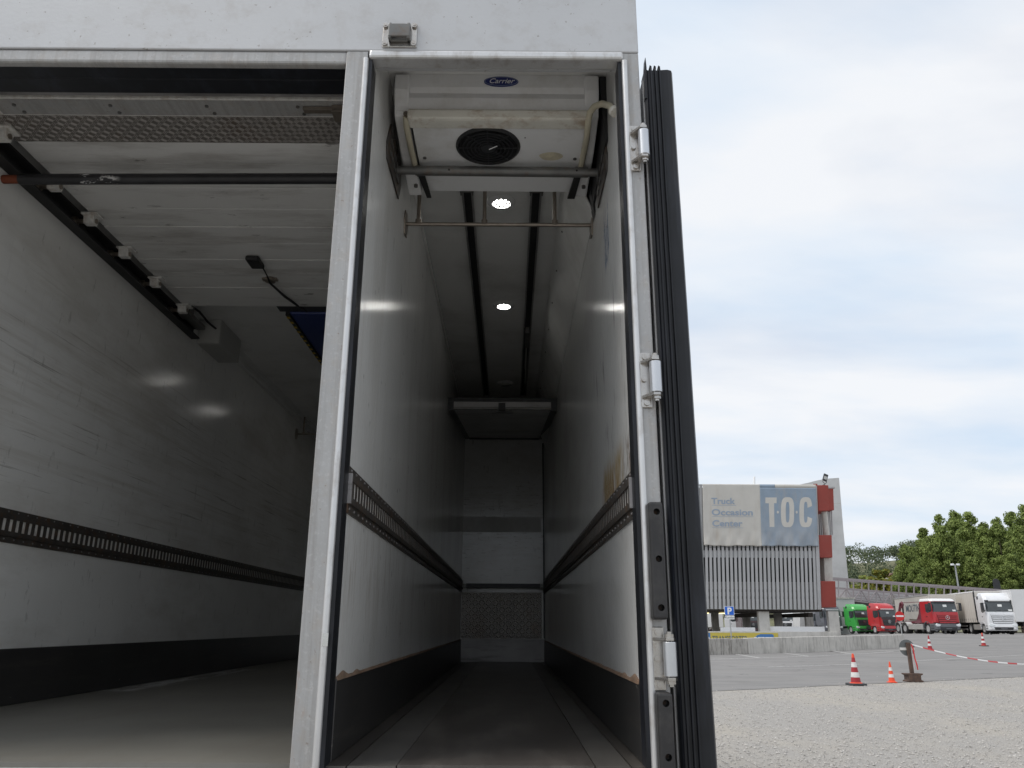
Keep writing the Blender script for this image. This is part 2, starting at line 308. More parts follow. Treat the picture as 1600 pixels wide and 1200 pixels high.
mat('concrete', (.54, .515, .475), rough=.85, var=.1, scale=3, dirt=(.25, .235, .21), dirt_amt=.8, dscale=1.1, dstretch=(1, 1, .3), bump=.1, bscale=25)
add_layer(mats['concrete'], (.17, .16, .145), .7, .5, .68, 4.5, (1.6, 1.6, .16))
mat('concrete_old', (.43, .405, .37), rough=.9, var=.15, scale=4, dirt=(.15, .14, .125), dirt_amt=.85, dscale=3, dstretch=(1.3, 1.3, .3), bump=.12, bscale=25)
add_layer(mats['concrete_old'], (.11, .105, .095), .7, .5, .64, 7, (1.6, 1.6, .2))
mat('concrete_pale', (.62, .60, .56), rough=.8, var=.08, scale=2, dirt=(.36, .34, .31), dirt_amt=.6, dscale=.9, dstretch=(1, 1, .3))
mat('tower_concrete', (.56, .56, .555), rough=.85, var=.06, scale=.5, dirt=(.42, .42, .41), dirt_amt=.6, dscale=.3)
mat('slat_grey', (.50, .50, .505), rough=.55, var=.07, scale=1.2, dirt=(.29, .285, .28), dirt_amt=.6, dscale=1, dstretch=(1, 1, .15))
mat('panel_grey', (.36, .355, .345), rough=.6, var=.08, scale=.6)
mat('panel_light', (.85, .86, .87), rough=.5, var=.05, scale=.6)
mat('dark_glass', (.05, .052, .055), rough=.2, var=.2, scale=.4)
mat('soffit', (.05, .042, .036), rough=.8, var=.15, scale=1)
mat('red_paint', (.35, .065, .05), rough=.55, var=.10, scale=.7, dirt=(.33, .09, .07), dirt_amt=.5, dscale=.8)
mat('banner_cream', (.64, .615, .57), rough=.7, var=.05, scale=.7, dirt=(.53, .47, .40), dirt_amt=.6, dscale=.6, dstretch=(1.8, 1, .35))
mat('banner_blue', (.30, .375, .465), rough=.6, var=.08, scale=.8, dirt=(.38, .40, .42), dirt_amt=.8, dscale=.6, dstretch=(1.6, 1, .4))
add_layer(mats['banner_blue'], (.44, .455, .475), .75, .25, .6, 1.1, (1.3, 1, .45), box={'Z': (-1, 2.2)}, soft=1.6)
mat('banner_text', (.35, .42, .52), rough=.7, var=.06, scale=2)
mat('banner_letter', (.66, .635, .59), rough=.7, var=.05, scale=1)
mat('banner_faint', (.45, .46, .47), rough=.7, var=.06, scale=2)
mat('yellow_banner', (.62, .50, .09), rough=.6, var=.06, scale=1)
mat('banner_mid_blue', (.06, .20, .48), rough=.6, var=.05)
mat('text_grey', (.12, .15, .15), rough=.6, var=.05)
mat('white_sheet', (.88, .88, .88), rough=.5, var=.03, scale=1)
mat('tube_lamp', (.8, .8, .7), emit=(1, .82, .4), estr=1.6)
mat('bridge_steel', (.33, .29, .30), rough=.6, var=.1, scale=1, dirt=(.24, .2, .21), dirt_amt=.5, dscale=1.5)
mat('bridge_panel', (.50, .48, .49), rough=.6, var=.06, scale=1)
mat('hall_dark', (.075, .072, .07), rough=.8, var=.15, scale=.4)
mat('sign_blue', (.012, .13, .62), rough=.4, var=.03)
mat('sign_white', (.80, .80, .80), rough=.45, var=.03)
mat('sign_red', (.60, .018, .016), rough=.4, var=.04)
mat('sign_back', (.15, .16, .16), rough=.5, metal=.3, var=.12, scale=6)
mat('post_grey', (.40, .41, .41), rough=.45, metal=.4, var=.1, scale=6)
mat('rusty_steel', (.085, .055, .042), rough=.75, var=.3, scale=12, dirt=(.15, .075, .04), dirt_amt=.7, dscale=14)
mat('cone_red', (.34, .020, .028), rough=.5, var=.12, scale=9)
mat('cone_orange', (.80, .085, .030), rough=.5, var=.08, scale=9)
mat('cone_white', (.70, .69, .67), rough=.55, var=.08, scale=12, dirt=(.42, .40, .37), dirt_amt=.5, dscale=9)
mat('cone_base', (.05, .052, .055), rough=.7, var=.2, scale=9)
mat('tape_red', (.55, .03, .03), rough=.5, var=.06)
mat('tape_white', (.78, .76, .74), rough=.5, var=.05)
mat('bark', (.10, .08, .06), rough=.95, var=.3, scale=3)
def leaf_mat(name, c, v=.35, tr=.25):
    m = mat(name, c, rough=.65, var=v, scale=.6, spec=.25); b = m.node_tree.nodes['Principled BSDF']
    t = m.node_tree; out = t.nodes['Material Output']; tr_ = N(t, 'ShaderNodeBsdfTranslucent'); mx_ = N(t, 'ShaderNodeMixShader'); mx_.inputs[0].default_value = .3
    t.links.new(b.inputs['Base Color'].links[0].from_socket, tr_.inputs[0]); t.links.new(b.outputs[0], mx_.inputs[1]); t.links.new(tr_.outputs[0], mx_.inputs[2]); t.links.new(mx_.outputs[0], out.inputs[0])
    return m
leaf_mat('leaf_green', (.24, .30, .085)); leaf_mat('leaf_deep', (.16, .215, .06)); leaf_mat('leaf_yellow', (.22, .20, .035)); leaf_mat('leaf_haze', (.13, .155, .085)); leaf_mat('leaf_haze_dark', (.075, .105, .065))  # hill leaf colours are greyed to carry distance haze
def paint(name, c): return mat(name, c, rough=.35, var=.04, scale=1.5, coat=.5, dirt=tuple(.6*x+.06 for x in c), dirt_amt=.35, dscale=2)
paint('paint_green', (.055, .40, .075)); paint('paint_red', (.50, .016, .020)); paint('paint_hook_red', (.44, .012, .020)); paint('paint_maroon', (.14, .02, .035)); paint('paint_grey', (.095, .10, .12)); paint('paint_white', (.76, .77, .79)); paint('paint_dark_red', (.045, .010, .010))
mat('plastic_black', (.03, .031, .034), rough=.5, var=.15, scale=4)
mat('plastic_grey', (.12, .125, .135), rough=.55, var=.1, scale=4)
mat('windscreen', (.045, .055, .06), rough=.08, var=.3, scale=1.2, spec=.8)
mat('headlight', (.75, .78, .80), rough=.12, var=.05, spec=.8)
mat('chrome', (.75, .76, .78), rough=.15, metal=.9, var=.03)
mat('tyre', (.030, .030, .031), rough=.85, var=.15, scale=8)
mat('rim_steel', (.50, .50, .50), rough=.4, metal=.4, var=.1, scale=6)
mat('tank_metal', (.52, .51, .49), rough=.35, metal=.4, var=.08, scale=3)
mat('curtain', (.60, .57, .52), rough=.6, var=.05, scale=.8, dirt=(.50, .46, .41), dirt_amt=.6, dscale=.7, dstretch=(1, 1, .4))
mat('curtain_white', (.68, .68, .68), rough=.55, var=.04, scale=.8)
mat('curtain_text', (.10, .13, .16), rough=.6, var=.05)
mat('paper', (.75, .76, .75), rough=.6, var=.03)
mat('roof_tile', (.17, .10, .075), rough=.8, var=.15, scale=1)
mat('render_cream', (.60, .56, .48), rough=.8, var=.05, scale=1)

# ------------------------------------------------------------------ the setting: ground, yard, gravel, hill
def strip(name, xs, rows, m, dz):
    """ground sheet: rows of y with the two x ends at each, following the yard's height"""
    mb = MB(); n = len(xs)
    for y in rows: mb.v += [(x, y, g(y)+dz) for x in xs]
    for i in range(len(rows)-1):
        for k in range(n-1): mb.f.append((i*n+k, i*n+k+1, (i+1)*n+k+1, (i+1)*n+k)); mb.m.append(0)
    return mb.build(name, m)
gr = MB(); us = [-40, -1.5, .1, .30, .36, .375, .39, .40, .41, .42, .435, .45, .6, 1.6, 40]
for ya, yb in ((-600, 0), (0, 42)): gr.quad((-3000, ya, g(ya)-.03), (3000, ya, g(ya)-.03), (3000, yb, g(yb)-.03), (-3000, yb, g(yb)-.03))
def fan(mb, rows, us, dz):
    for ya, yb in zip(rows, rows[1:]):
        for ua, ub in zip(us, us[1:]): mb.quad(*[(u*y, y, g(y, u*y)+dz) for u, y in ((ua, ya), (ub, ya), (ub, yb), (ua, yb))])
fan(gr, [42, 50, 58, 65, 72, 80, 88, 96, 105, 120, 150, 200, 3500], us, -.03); gr = structure(gr.build('ground', 'ground_earth'))
# edge between gravel and asphalt: a ragged line across the yard
EA, EB = onG(1108, 1081), onG(1600, 1058)
ed = (EB-EA).normalized(); en = Vector((-ed.y, ed.x, 0))
edge = [EA+ed*t+en*(.10*noise.noise(Vector((t*.9, 3, 0)))+.035*noise.noise(Vector((t*6, 9, 0)))) for t in [i*.25 for i in range(-340, 420)]]
mb = MB(); n = len(edge)
mb.v = [(p.x, p.y, g(p.y)+.012) for p in edge]+[(p.x, 42, g(42)+.012) for p in edge if True]
mb.v = [(p.x, min(p.y, 41.9), g(min(p.y, 41.9))+.012) for p in edge]+[(p.x, 42, g(42)+.012) for p in edge]
mb.f = [(i, i+1, n+i+1, n+i) for i in range(n-1) if edge[i].y < 41.8]; mb.m = [0]*len(mb.f)
X0, X1 = edge[0].x, edge[-1].x
fan(mb, [42, 50, 58, 65, 72, 80, 88, 96, 105, 120, 128], us[1:-1], .012)
asphalt = structure(mb.build('asphalt_yard', 'asphalt'))
# gravel: a sheet below the asphalt edge
mb = MB()
gx = [-90, -20, 3, 120]
for ya, yb in ((-40, 0), (0, 41.5)):
    mb.quad((-90, ya, g(ya)+.004), (120, ya, g(ya)+.004), (120, yb, g(yb)+.004), (-90, yb, g(yb)+.004))
gravel = structure(mb.build('gravel_yard', 'gravel'))
mb = MB(); rnd = random.Random(3); O8 = [(1, 0, 0), (-1, 0, 0), (0, 1, 0), (0, -1, 0), (0, 0, 1), (0, 0, -1)]
OF = [(0, 2, 4), (2, 1, 4), (1, 3, 4), (3, 0, 4), (2, 0, 5), (1, 2, 5), (3, 1, 5), (0, 3, 5)]
cnt = 0
while cnt < 30000:
    y = 8.5+19*rnd.random()**1.3; x = 2.2+rnd.random()*(y*.72)
    t = (Vector((x, y, 0))-EA).dot(en)
    if t > -.05+(.3*rnd.random()**3 if rnd.random() > .06 else 2.2*rnd.random()**2): continue
    s = .006+.016*rnd.random()**3; q = Matrix.Rotation(rnd.random()*6.3, 3, 'Z')@Matrix.Rotation(rnd.random()*2, 3, 'X')
    mb.add([q@Vector((a*s*(.7+.6*rnd.random()), b*s*(.7+.6*rnd.random()), c*s*.7))+Vector((x, y, g(y)+.004+s*.3)) for a, b, c in O8], OF); cnt += 1
tag(mb.build('gravel_stones', 'stone'), 'loose pale gravel stones scattered over the near yard', 'gravel', kind='stuff')
# painted lines on the asphalt
def line(p, q, wd, name='bay_line'):
    a, b = onG(*p), onG(*q); d = (b-a); d.z = 0; d.normalize(); s = Vector((-d.y, d.x, 0))*wd/2
    m_ = MB(); k = 6
    for i in range(k):
        u, v = a+(b-a)*(i/k), a+(b-a)*((i+1)/k)
        c = [u+s, u-s, v-s, v+s]; m_.quad(*[(c_.x, c_.y, g(c_.y)+.017) for c_ in c])
    return m_.build(name, 'road_paint', asphalt)
line((1144, 1022), (1186, 1028.5), .14); line((1216, 1020), (1264, 1026), .14); line((1285, 1017.5), (1334, 1022.5), .14); line((1352, 1015.5), (1396, 1018), .14)
line((1108, 1031), (1262, 1026), .10); line((1262, 1026), (1392, 1019), .10); line((1200, 1043), (1342, 1038.5), .10); line((1430, 1033), (1600, 1024), .09)

# ------------------------------------------------------------------ the refrigerated truck body
XL, XC0, XC1, XR = -2.10, -.531, -.450, .347        # inner faces: left wall, partition (left and right), right wall
YR, YB, YL = 2.10, 7.80, 8.90                        # rear frame, end of the narrow and of the wide compartment
ZF, ZC = 1.20, 3.47
OUT_L, OUT_R = -2.17, .405
truck = thing('refrigerated_truck', 'parked white refrigerated box truck with open rear, split lengthwise into two compartments', 'truck', (-.88, 2.1, 0))
def T(mb, name, m, parent=None, **k): return mb.build(name, m, parent or truck, world=True, **k)
T(MB().box(XL, XC0, YR+.06, YL, 1.08, ZF), 'floor', 'floor_left')
fl = T(MB().box(XC1, XR, YR+.06, YB, 1.08, ZF-.006), 'floor', 'floor_plank')
T(MB().box(-.272, .215, YR+.03, YB-.002, ZF-.006, ZF+.002), 'floor_mat', 'floor_mat', fl)
for a, b in ((-.448, -.400), (-.395, -.276), (.220, .305), (.310, .345)):
    T(MB().box(a, b, YR+.03, YB-.003, ZF-.006, ZF-.001), 'plank', 'floor_plank' if -.4 < a < .3 else 'floor_mat', fl)
T(MB().box(OUT_L, XL, YR+.12, YL+.07, 1.05, 3.56), 'side_wall', 'wall_panel')
T(MB().box(XR, OUT_R, YR+.02, YL+.07, 1.05, 3.56), 'side_wall', 'wall_right')
T(MB().box(XC0, XC1, YR+.06, YL, 1.08, 3.50), 'partition_wall', 'wall_clean')
T(MB().box(XL, XC0, YR+.3, YL, 3.50, 3.56), 'ceiling', 'ceiling_panel')
T(MB().box(XC1, XR, YR+.11, YB, ZC, 3.56), 'ceiling', 'ceiling_panel')
T(MB().box(OUT_L-.002, OUT_R+.002, YR+.1, YL+.072, 3.56, 3.60), 'roof', 'truck_white')
ew = T(MB().box(XC1-.03, XR+.03, YB, YB+.066, 1.06, 3.555), 'end_wall', 'wall_panel')
T(MB().box(XL-.03, XR+.03, YL, YL+.066, 1.06, 3.555), 'end_wall', 'wall_panel')
# end wall of the narrow compartment: metal kick, tread plate, panels, trim
T(MB().box(XC1, XR, YB-.02, YB-.001, ZF, 1.405), 'kick_plate', 'kick_metal')
tp = T(MB().box(XC1+.003, .318, YB-.012, YB-.001, 1.408, 1.83), 'tread_plate', 'tread_plate', ew)
lg = MB(); k = 0
for i in range(24):
    for j in range(13):
        x, z = XC1+.018+i*.0322, 1.426+j*.0320
        s = 1 if (i+j) % 2 else -1; d = Vector((.0115, 0, .0115*s)); e = Vector((.0022*-s, 0, .0022)); c = Vector((x, YB-.012, z)); o_ = Vector((0, -.006, 0))
        lg.add([c-d-e, c+d-e, c+d+e, c-d+e, c-d*.7+o_, c+d*.7+o_], [(0, 1, 5, 4), (2, 3, 4, 5), (0, 4, 3), (1, 2, 5)])
T(lg, 'tread_lugs', 'tread_lug', tp)['kind'] = 'stuff'
T(MB().box(.319, .335, YB-.0075, YB-.002, 1.408, 3.3), 'corner_trim', 'wall_panel', ew)
T(MB().box(.336, .346, YB-.008, YB-.002, 1.41, 3.3), 'seal_strip', 'track_black', ew)
T(MB().box(XC1, .318, YB-.009, YB-.001, 1.835, 2.40), 'lining_panel', 'wall_panel', ew)
T(MB().box(XC1, .318, YB-.013, YB-.001, 2.405, 2.55), 'lining_panel', 'ceiling_panel', ew)
T(MB().box(XC1, .318, YB-.009, YB-.001, 2.555, 2.735), 'lining_panel', 'wall_panel', ew)
T(MB().box(XC1, .318, YB-.009, YB-.001, 2.740, 3.33), 'lining_panel', 'wall_panel', ew)
# kick plates along the walls, with the crumbling sealant on their top edge
def kick(xa, xb, z1, seal):
    kp = T(MB().box(xa, xb, YR+.075, (YB if seal else YL)-.02, ZF+.001, z1), 'kick_plate', 'kick_black', bevel=.003)
    if seal:
        s = MB(); n_ = 120; rings = []
        for i in range(n_+1):
            y = YR+.08+(YB-YR-.12)*(i/n_)**1.6; h = .002+.005*abs(noise.noise(Vector((y*5, xa, 0))))+(.014 if y < 2.5 else 0)*max(0, noise.noise(Vector((y*9, 1, 2)))+.3)
            t_ = .003 if xa < 0 else -.003; xw = xa if xa < 0 else xb
            rings.append([(xw, y, z1-.004), (xw+(xb-xa)*(1 if xa < 0 else -1)+t_, y, z1-.004), (xw+(xb-xa)*(.8 if xa < 0 else -.8), y, z1+h*.6), (xw, y, z1+h)])
        T(s.loft(rings), 'sealant', 'sealant', kp)
kick(XC1, XC1+.006, 1.398, True); kick(XR-.006, XR, 1.392, True); kick(XL, XL+.008, 1.428, False); kick(XC0-.006, XC0, 1.428, False)
# slotted lashing rails
def rail(xw, side, z0, z1, y0, y1, pitch=.046):
    h = z1-z0; zc = (z0+z1)/2; a = xw; P = lambda d: a+side*d
    def bx(mb, d0, d1, *r): xs = sorted((P(d0), P(d1))); return mb.box(xs[0], xs[1], *r)
    m_ = MB()
    bx(m_, 0, .005, y0, y1, z1-h*.17, z1); bx(m_, 0, .005, y0, y1, z0, z0+h*.24)                       # flanges
    bx(m_, .004, .012, y0+.01, y1, z1-h*.30, z1-h*.15); bx(m_, .004, .012, y0+.01, y1, z0+h*.20, z0+h*.34)    # raised channel
    n_ = int((y1-y0-.03)/pitch)
    for i in range(n_): bx(m_, .004, .0085, y0+.014+i*pitch+.022, y0+.014+(i+1)*pitch, z0+h*.33, z1-h*.29)
    rl = T(m_, 'lashing_rail', 'dark_steel')
    b_ = MB(); bx(b_, .001, .0065, y0+.006, y1, z0+h*.30, z1-h*.26); T(b_, 'slot_backing', 'galvanised', rl)
    r_b = MB()
    for i in range(int((y1-y0)/.069)):
        for z in (z1-h*.075, z0+h*.10): r_b.cyl((P(.004), y0+.02+i*.069, z), (P(.008), y0+.02+i*.069, z), .0034, 6)
    T(r_b, 'rivets', 'kick_metal', rl)['kind'] = 'stuff'
    e_ = MB(); bx(e_, 0, .013, y0-.001, y0+.009, z0+h*.2, z1-h*.15); T(e_, 'end_cap', 'kick_metal', rl)
    return rl
rail(XC1, 1, 1.828, 1.957, 2.17, YB-.03); rail(XR, -1, 1.818, 1.950, 2.165, YB-.03)
rail(XL, 1, 1.852, 1.988, 2.25, YL-.02); rail(XC0, -1, 1.852, 1.988, 2.25, YL-.02)
# ceiling channels of the sliding bulkhead
for x in (-.203, .118):
    c = T(MB().box(x-.026, x-.018, 3.16, 6.6, ZC-.022, ZC-.001).box(x+.018, x+.026, 3.16, 6.6, ZC-.022, ZC-.001).box(x-.026, x+.026, 3.16, 6.6, ZC-.006, ZC-.0005), 'ceiling_channel', 'kick_metal')
    T(MB().box(x-.0175, x+.0175, 3.165, 6.6, ZC-.012, ZC-.0065), 'channel_groove', 'track_black', c)
    T(MB().cyl((x-.032, 3.19, ZC-.03), (x+.032, 3.19, ZC-.03), .006, 8).box(x-.03, x-.024, 3.17, 3.21, ZC-.04, ZC-.002).box(x+.024, x+.03, 3.17, 3.21, ZC-.04, ZC-.002), 'end_stop', 'bar_steel', c)
rb = T(MB().box(.106, .130, 4.95, 5.25, ZC-.055, ZC-.014).box(.112, .122, 5.2, 5.75, ZC-.05, ZC-.03), 'bulkhead_carriage', 'bar_steel')
T(MB().cyl((.118, 5.25, ZC-.05), (.118, 5.75, 3.30), .004, 6), 'pull_cord', 'grey_plastic', rb)
# slanting cover in the right upper corner, held by rivets
cv = T(MB().prism([(.232, ZC-.001), (.240, ZC-.001), (XR-.001, 3.185), (XR-.001, 3.17)], 'y', 2.92, 7.4), 'corner_cover', 'ceiling_panel')
rv = MB()
for i in range(10):
    y = 3.05+i*.45; rv.cyl((.258, y, 3.405), (.254, y, 3.400), .005, 8)
T(rv, 'rivets', 'bar_steel', cv)['kind'] = 'stuff'
T(MB().box(XC1+.0005, XC1+.012, 2.5, YB, ZC-.03, ZC-.001), 'corner_trim', 'wall_clean')
# black fill for the shade in the gap beside the cooling unit, triangular end
T(MB().prism([(.322, 3.46), (.346, 3.46), (.346, 3.19), (.338, 3.19)], 'y', 2.42, 2.92).prism([(.30, 3.46), (.345, 3.46), (.345, 3.14)], 'y', 2.86, 2.93), 'corner_gap_shade', 'track_black')

# rear frame
hd = T(MB().box(OUT_L, OUT_R+.004, YR, YR+.10, 3.30, 3.598), 'rear_header', 'header_alu', bevel=.004)
T(MB().box(OUT_L+.02, XC0+.002, YR+.004, YR+.036, 3.252, 3.299), 'header_lip', 'aluminium', hd, bevel=.008)
T(MB().box(XC1-.008, XR+.012, YR-.006, YR+.05, 3.27, 3.2995), 'header_lip', 'bead_aluminium', hd, bevel=.008)
T(MB().box(XC1+.002, XR-.002, YR+.05, YR+.108, 3.338, 3.468), 'header_seal_shade', 'plastic_grey', hd)  # narrow compartment: grey box standing in for the shading inside the header
T(MB().box(OUT_L+.05, XC0-.002, YR+.04, YR+.125, 3.283, 3.299).box(OUT_L+.05, XC0-.002, YR+.127, YR+.205, 3.286, 3.498), 'header_seal_shade', 'rubber', hd, bevel=.004)
po = T(MB().box(XC0, XC1-.012, YR+.002, YR+.08, .98, 3.2985), 'rear_post', 'aluminium', bevel=.003)
T(MB().cyl((-.468, YR+.006, .985), (-.468, YR+.006, 3.272), .0095, 14), 'post_bead', 'bead_aluminium', po, smooth=40)
T(MB().box(-.4605, -.4475, YR+.006, YR+.075, .985, 3.269), 'post_seal', 'rubber', po)
T(MB().box(-.472, -.457, YR-.0045, YR-.0025, 1.48, 1.512), 'weld_mark', 'chrome', po)
pr = T(MB().box(.3535, OUT_R+.003, YR+.002, YR+.09, .98, 3.2985), 'rear_post', 'aluminium', bevel=.003)
T(MB().cyl((.3625, YR+.004, .985), (.3625, YR+.004, 3.268), .0100, 14), 'post_bead', 'bead_aluminium', pr, smooth=40)
T(MB().box(.3415, .3535, YR+.008, YR+.075, .985, 3.269), 'post_seal', 'rubber', pr)
T(MB().box(OUT_L, -2.09, YR+.002, YR+.09, .98, 3.2985), 'rear_post', 'aluminium', bevel=.003)
T(MB().box(OUT_L, OUT_R+.004, YR-.004, YR+.07, .93, 1.188), 'rear_sill', 'aluminium', bevel=.004)
# keeper plate on the header
kp = T(MB().box(-.418, -.306, YR-.006, YR-.001, 3.309, 3.40), 'latch_keeper', 'hinge_steel', bevel=.004)
T(MB().box(-.396, -.326, YR-.018, YR-.006, 3.325, 3.335).box(-.396, -.386, YR-.03, YR-.006, 3.325, 3.385).box(-.338, -.326, YR-.03, YR-.006, 3.325, 3.385).box(-.396, -.326, YR-.032, YR-.026, 3.33, 3.38), 'keeper_hook', 'bar_steel', kp, bevel=.003)
for x in (-.409, -.316):
    for z in (3.320, 3.390): T(MB().cyl((x, YR-.006, z), (x, YR-.013, z), .009, 12).cyl((x, YR-.013, z), (x, YR-.0145, z), .0045, 6), 'bolt', 'hinge_steel', kp, smooth=40)
# hinges on the right post
def hinge(z0, z1):
    xa = .366; zm = (z0+z1)/2; xb = .405; yb = YR-.030
    h = T(MB().box(xa, xb-.008, YR-.005, YR+.0015, z0, z1), 'hinge', 'hinge_steel', bevel=.0025)
    T(MB().cyl((xb, yb, z0+.036), (xb, yb, z1-.036), .0165, 20), 'hinge_barrel', 'hinge_barrel', h, smooth=40, bevel=.0015)
    for s, z in ((1, z1-.030), (-1, z0+.030)):
        T(MB().prism([(xa+.002, YR-.005), (xa+.002, YR-.008), (xb-.010, yb-.016), (xb+.008, yb-.015), (xb+.016, yb), (xb+.008, yb+.015), (xb-.008, YR-.005)], 'z', z-.004, z+.004), 'hinge_ear', 'hinge_steel', h, bevel=.001)
        T(MB().cyl((xb, yb, z), (xb, yb, z+s*.012), .011, 6).cyl((xb, yb, z+s*.012), (xb, yb, z+s*.018), .007, 12), 'hinge_nut', 'hinge_steel', h)
        zb = z1-.014 if s > 0 else z0+.014
        T(MB().cyl((xa+.016, YR-.005, zb), (xa+.016, YR-.0105, zb), .0085, 14).cyl((xa+.016, YR-.0105, zb), (xa+.016, YR-.0115, zb), .004, 6), 'bolt', 'hinge_steel', h, smooth=40)
    T(MB().cyl((xa+.011, YR-.005, zm), (xa+.011, YR-.012, zm), .0075, 12), 'bolt', 'hinge_steel', h, smooth=40)
hinge(2.862, 3.022); hinge(2.112, 2.274); hinge(1.378, 1.532)
# rubber buffers on the right post
def boolean_cut(o, cutters):
    for c_ in cutters:
        md = o.modifiers.new('cut', 'BOOLEAN'); md.object = c_; md.solver = 'EXACT'; md.operation = 'DIFFERENCE'
    dg = bpy.context.evaluated_depsgraph_get(); me = bpy.data.meshes.new_from_object(o.evaluated_get(dg)); o.modifiers.clear(); o.data = me
    for c_ in cutters: bpy.data.objects.remove(c_)
def buffer(z0, z1, holes):
    b = T(MB().box(.366, .404, YR-.042, YR+.0015, z0, z1), 'rubber_buffer', 'rubber_block', bevel=.007, seg=3)
    boolean_cut(b, [MB().cyl((.387, YR-.06, z), (.387, YR-.014, z), .0085, 18).build('cutter', 'hole_black') for z in holes])
    for z in holes: T(MB().cyl((.387, YR-.016, z), (.387, YR-.019, z), .0055, 6), 'buffer_bolt', 'rusty_steel', b)
buffer(1.549, 1.846, (1.820, 1.699, 1.578)); buffer(1.085, 1.377, (1.353, 1.232, 1.112))

# the right rear door, swung right round to lie along the side of the body
door = T(MB().box(.434, .512, YR+.02, YR+.83, 1.02, 3.215), 'rear_door', 'truck_white', bevel=.003)
prof = [(.4225, YR+.05), (.4225, YR-.002), (.428, YR-.010), (.434, YR-.004), (.440, YR-.0045), (.4415, YR-.013), (.4455, YR-.013), (.447, YR-.004), (.4535, YR-.004), (.455, YR-.013), (.459, YR-.013), (.4605, YR-.004), (.467, YR-.004), (.4685, YR-.013), (.4725, YR-.013), (.474, YR-.006), (.496, YR-.008), (.509, YR-.003), (.5145, YR+.008), (.5145, YR+.05)]
gk = []
for i in range(91):
    z = 1.0+2.228*i/90; wx_ = .0011*noise.noise(Vector((1.7, z*2.3, 0)))+.0005*noise.noise(Vector((5, z*9, 0)))
    gk.append([(x+wx_*min(1, abs(y-YR-.05)/.05)+(.0010*noise.noise(Vector((x*90, z*3.1, 4))) if y < YR-.01 else 0), y+.0008*noise.noise(Vector((x*60, z*4, 8))), z) for x, y in prof])
T(MB().loft(gk), 'door_gasket', 'rubber', door, smooth=25)
for x, h in ((.4435, .014), (.457, .013), (.4705, .013)):                       # fins standing up past the end
    T(MB().prism([(x-.002, 3.2285), (x+.0025, 3.2285), (x+.002, 3.228+h*.7), (x-.0035, 3.228+h), (x-.001, 3.228+h*.6)], 'y', YR-.012, YR+.03), 'gasket_fin', 'rubber', door)
T(MB().prism([(.4205, 3.12), (.427, 3.12), (.4305, 3.236), (.4285, 3.272), (.4275, 3.273), (.4245, 3.24)], 'y', YR-.009, YR+.02), 'gasket_lip', 'rubber', door)
T(MB().box(.4175, .4222, YR+.01, YR+.4, 1.03, 3.20), 'door_skin', 'aluminium', door)
for z in (2.94, 2.19, 1.455): T(MB().box(.40, .4335, YR+.025, YR+.05, z-.07, z+.07), 'hinge_leaf', 'track_black', door)

# the roll-up door of the wide compartment, raised under the roof
ZD = 3.40
seams = [2.467, 2.574, 2.759, 2.917, 3.106, 3.294, 3.469, 3.646, 3.831, 4.000, 4.201, 4.480]
XA, XB = -2.035, -.60
ru = T(MB().box(XA, XB, seams[0], seams[1], ZD-.012, ZD+.03), 'roll_up_door', 'galvanised', bevel=.003)
T(MB().box(XA, XB, seams[0]-.034, seams[0]-.001, ZD-.004, ZD+.028), 'bottom_seal', 'kick_metal', ru, bevel=.004)
T(MB().box(XA+.1, XB, seams[0]+.008, seams[1]-.010, ZD-.0145, ZD-.0125), 'edge_plate', 'aluminium', ru)
for x in (-1.86, -1.50, -1.14, -.80):
    for dx_, y in ((0, 2.505), (.014, 2.548)): T(MB().cyl((x+dx_, y, ZD-.0145), (x+dx_, y, ZD-.019), .007, 10), 'bolt', 'bar_steel', ru)
T(MB().box(-.78, -.60, 2.500, 2.528, ZD-.03, ZD-.016).box(-.67, -.60, 2.49, 2.56, ZD-.045, ZD-.0155), 'door_latch', 'rod_steel', ru, bevel=.003)
tpl = T(MB().box(XA+.03, XB, seams[1]+.001, seams[2], ZD-.002, ZD+.03), 'tread_plate', 'tread_plate', ru)
lg = MB()
for i in range(55):
    for j in range(7):
        for h in (-1, 0, 1):
            c = Vector((XA+.040+i*.0258, seams[1]+.015+j*.0258, ZD-.002)); s = 1 if (i+j) % 2 else -1
            d = Vector((.0085, .0085*s, 0)); e = Vector((-.0010*s, .0010, 0)); c += Vector((-.0048*s, .0048, 0))*h*.8; o_ = Vector((0, 0, -.0018))
            lg.add([c-d-e, c+d-e, c+d+e, c-d+e, c-d*.7+o_, c+d*.7+o_], [(0, 1, 5, 4), (2, 3, 4, 5), (0, 4, 3), (1, 2, 5)])
T(lg, 'tread_lugs', 'tread_lug_dim', tpl)['kind'] = 'stuff'
for i in range(2, len(seams)-1):
    dz = (.0015 if i % 2 else 0)
    T(MB().box(XA+.03, XB, seams[i]+.003, seams[i+1]-.002, ZD+dz, ZD+.03), 'door_panel', 'door_panel', ru, bevel=.0025)
for y in (2.68, 3.05, 3.36, 3.71, 4.08, 4.47):
    rl = T(MB().box(XA-.005, XA+.075, y-.035, y+.035, ZD-.012, ZD-.001).prism([(y-.028, ZD-.012), (y+.028, ZD-.012), (y+.018, ZD-.052), (y-.018, ZD-.052)], 'x', XA+.005, XA+.055), 'roller_bracket', 'galvanised', ru, bevel=.003)
    T(MB().cyl((XA-.04, y, ZD-.034), (XA+.06, y, ZD-.034), .012, 12).cyl((XA-.055, y, ZD-.034), (XA-.035, y, ZD-.034), .022, 14), 'roller', 'rod_steel', ru, smooth=40)
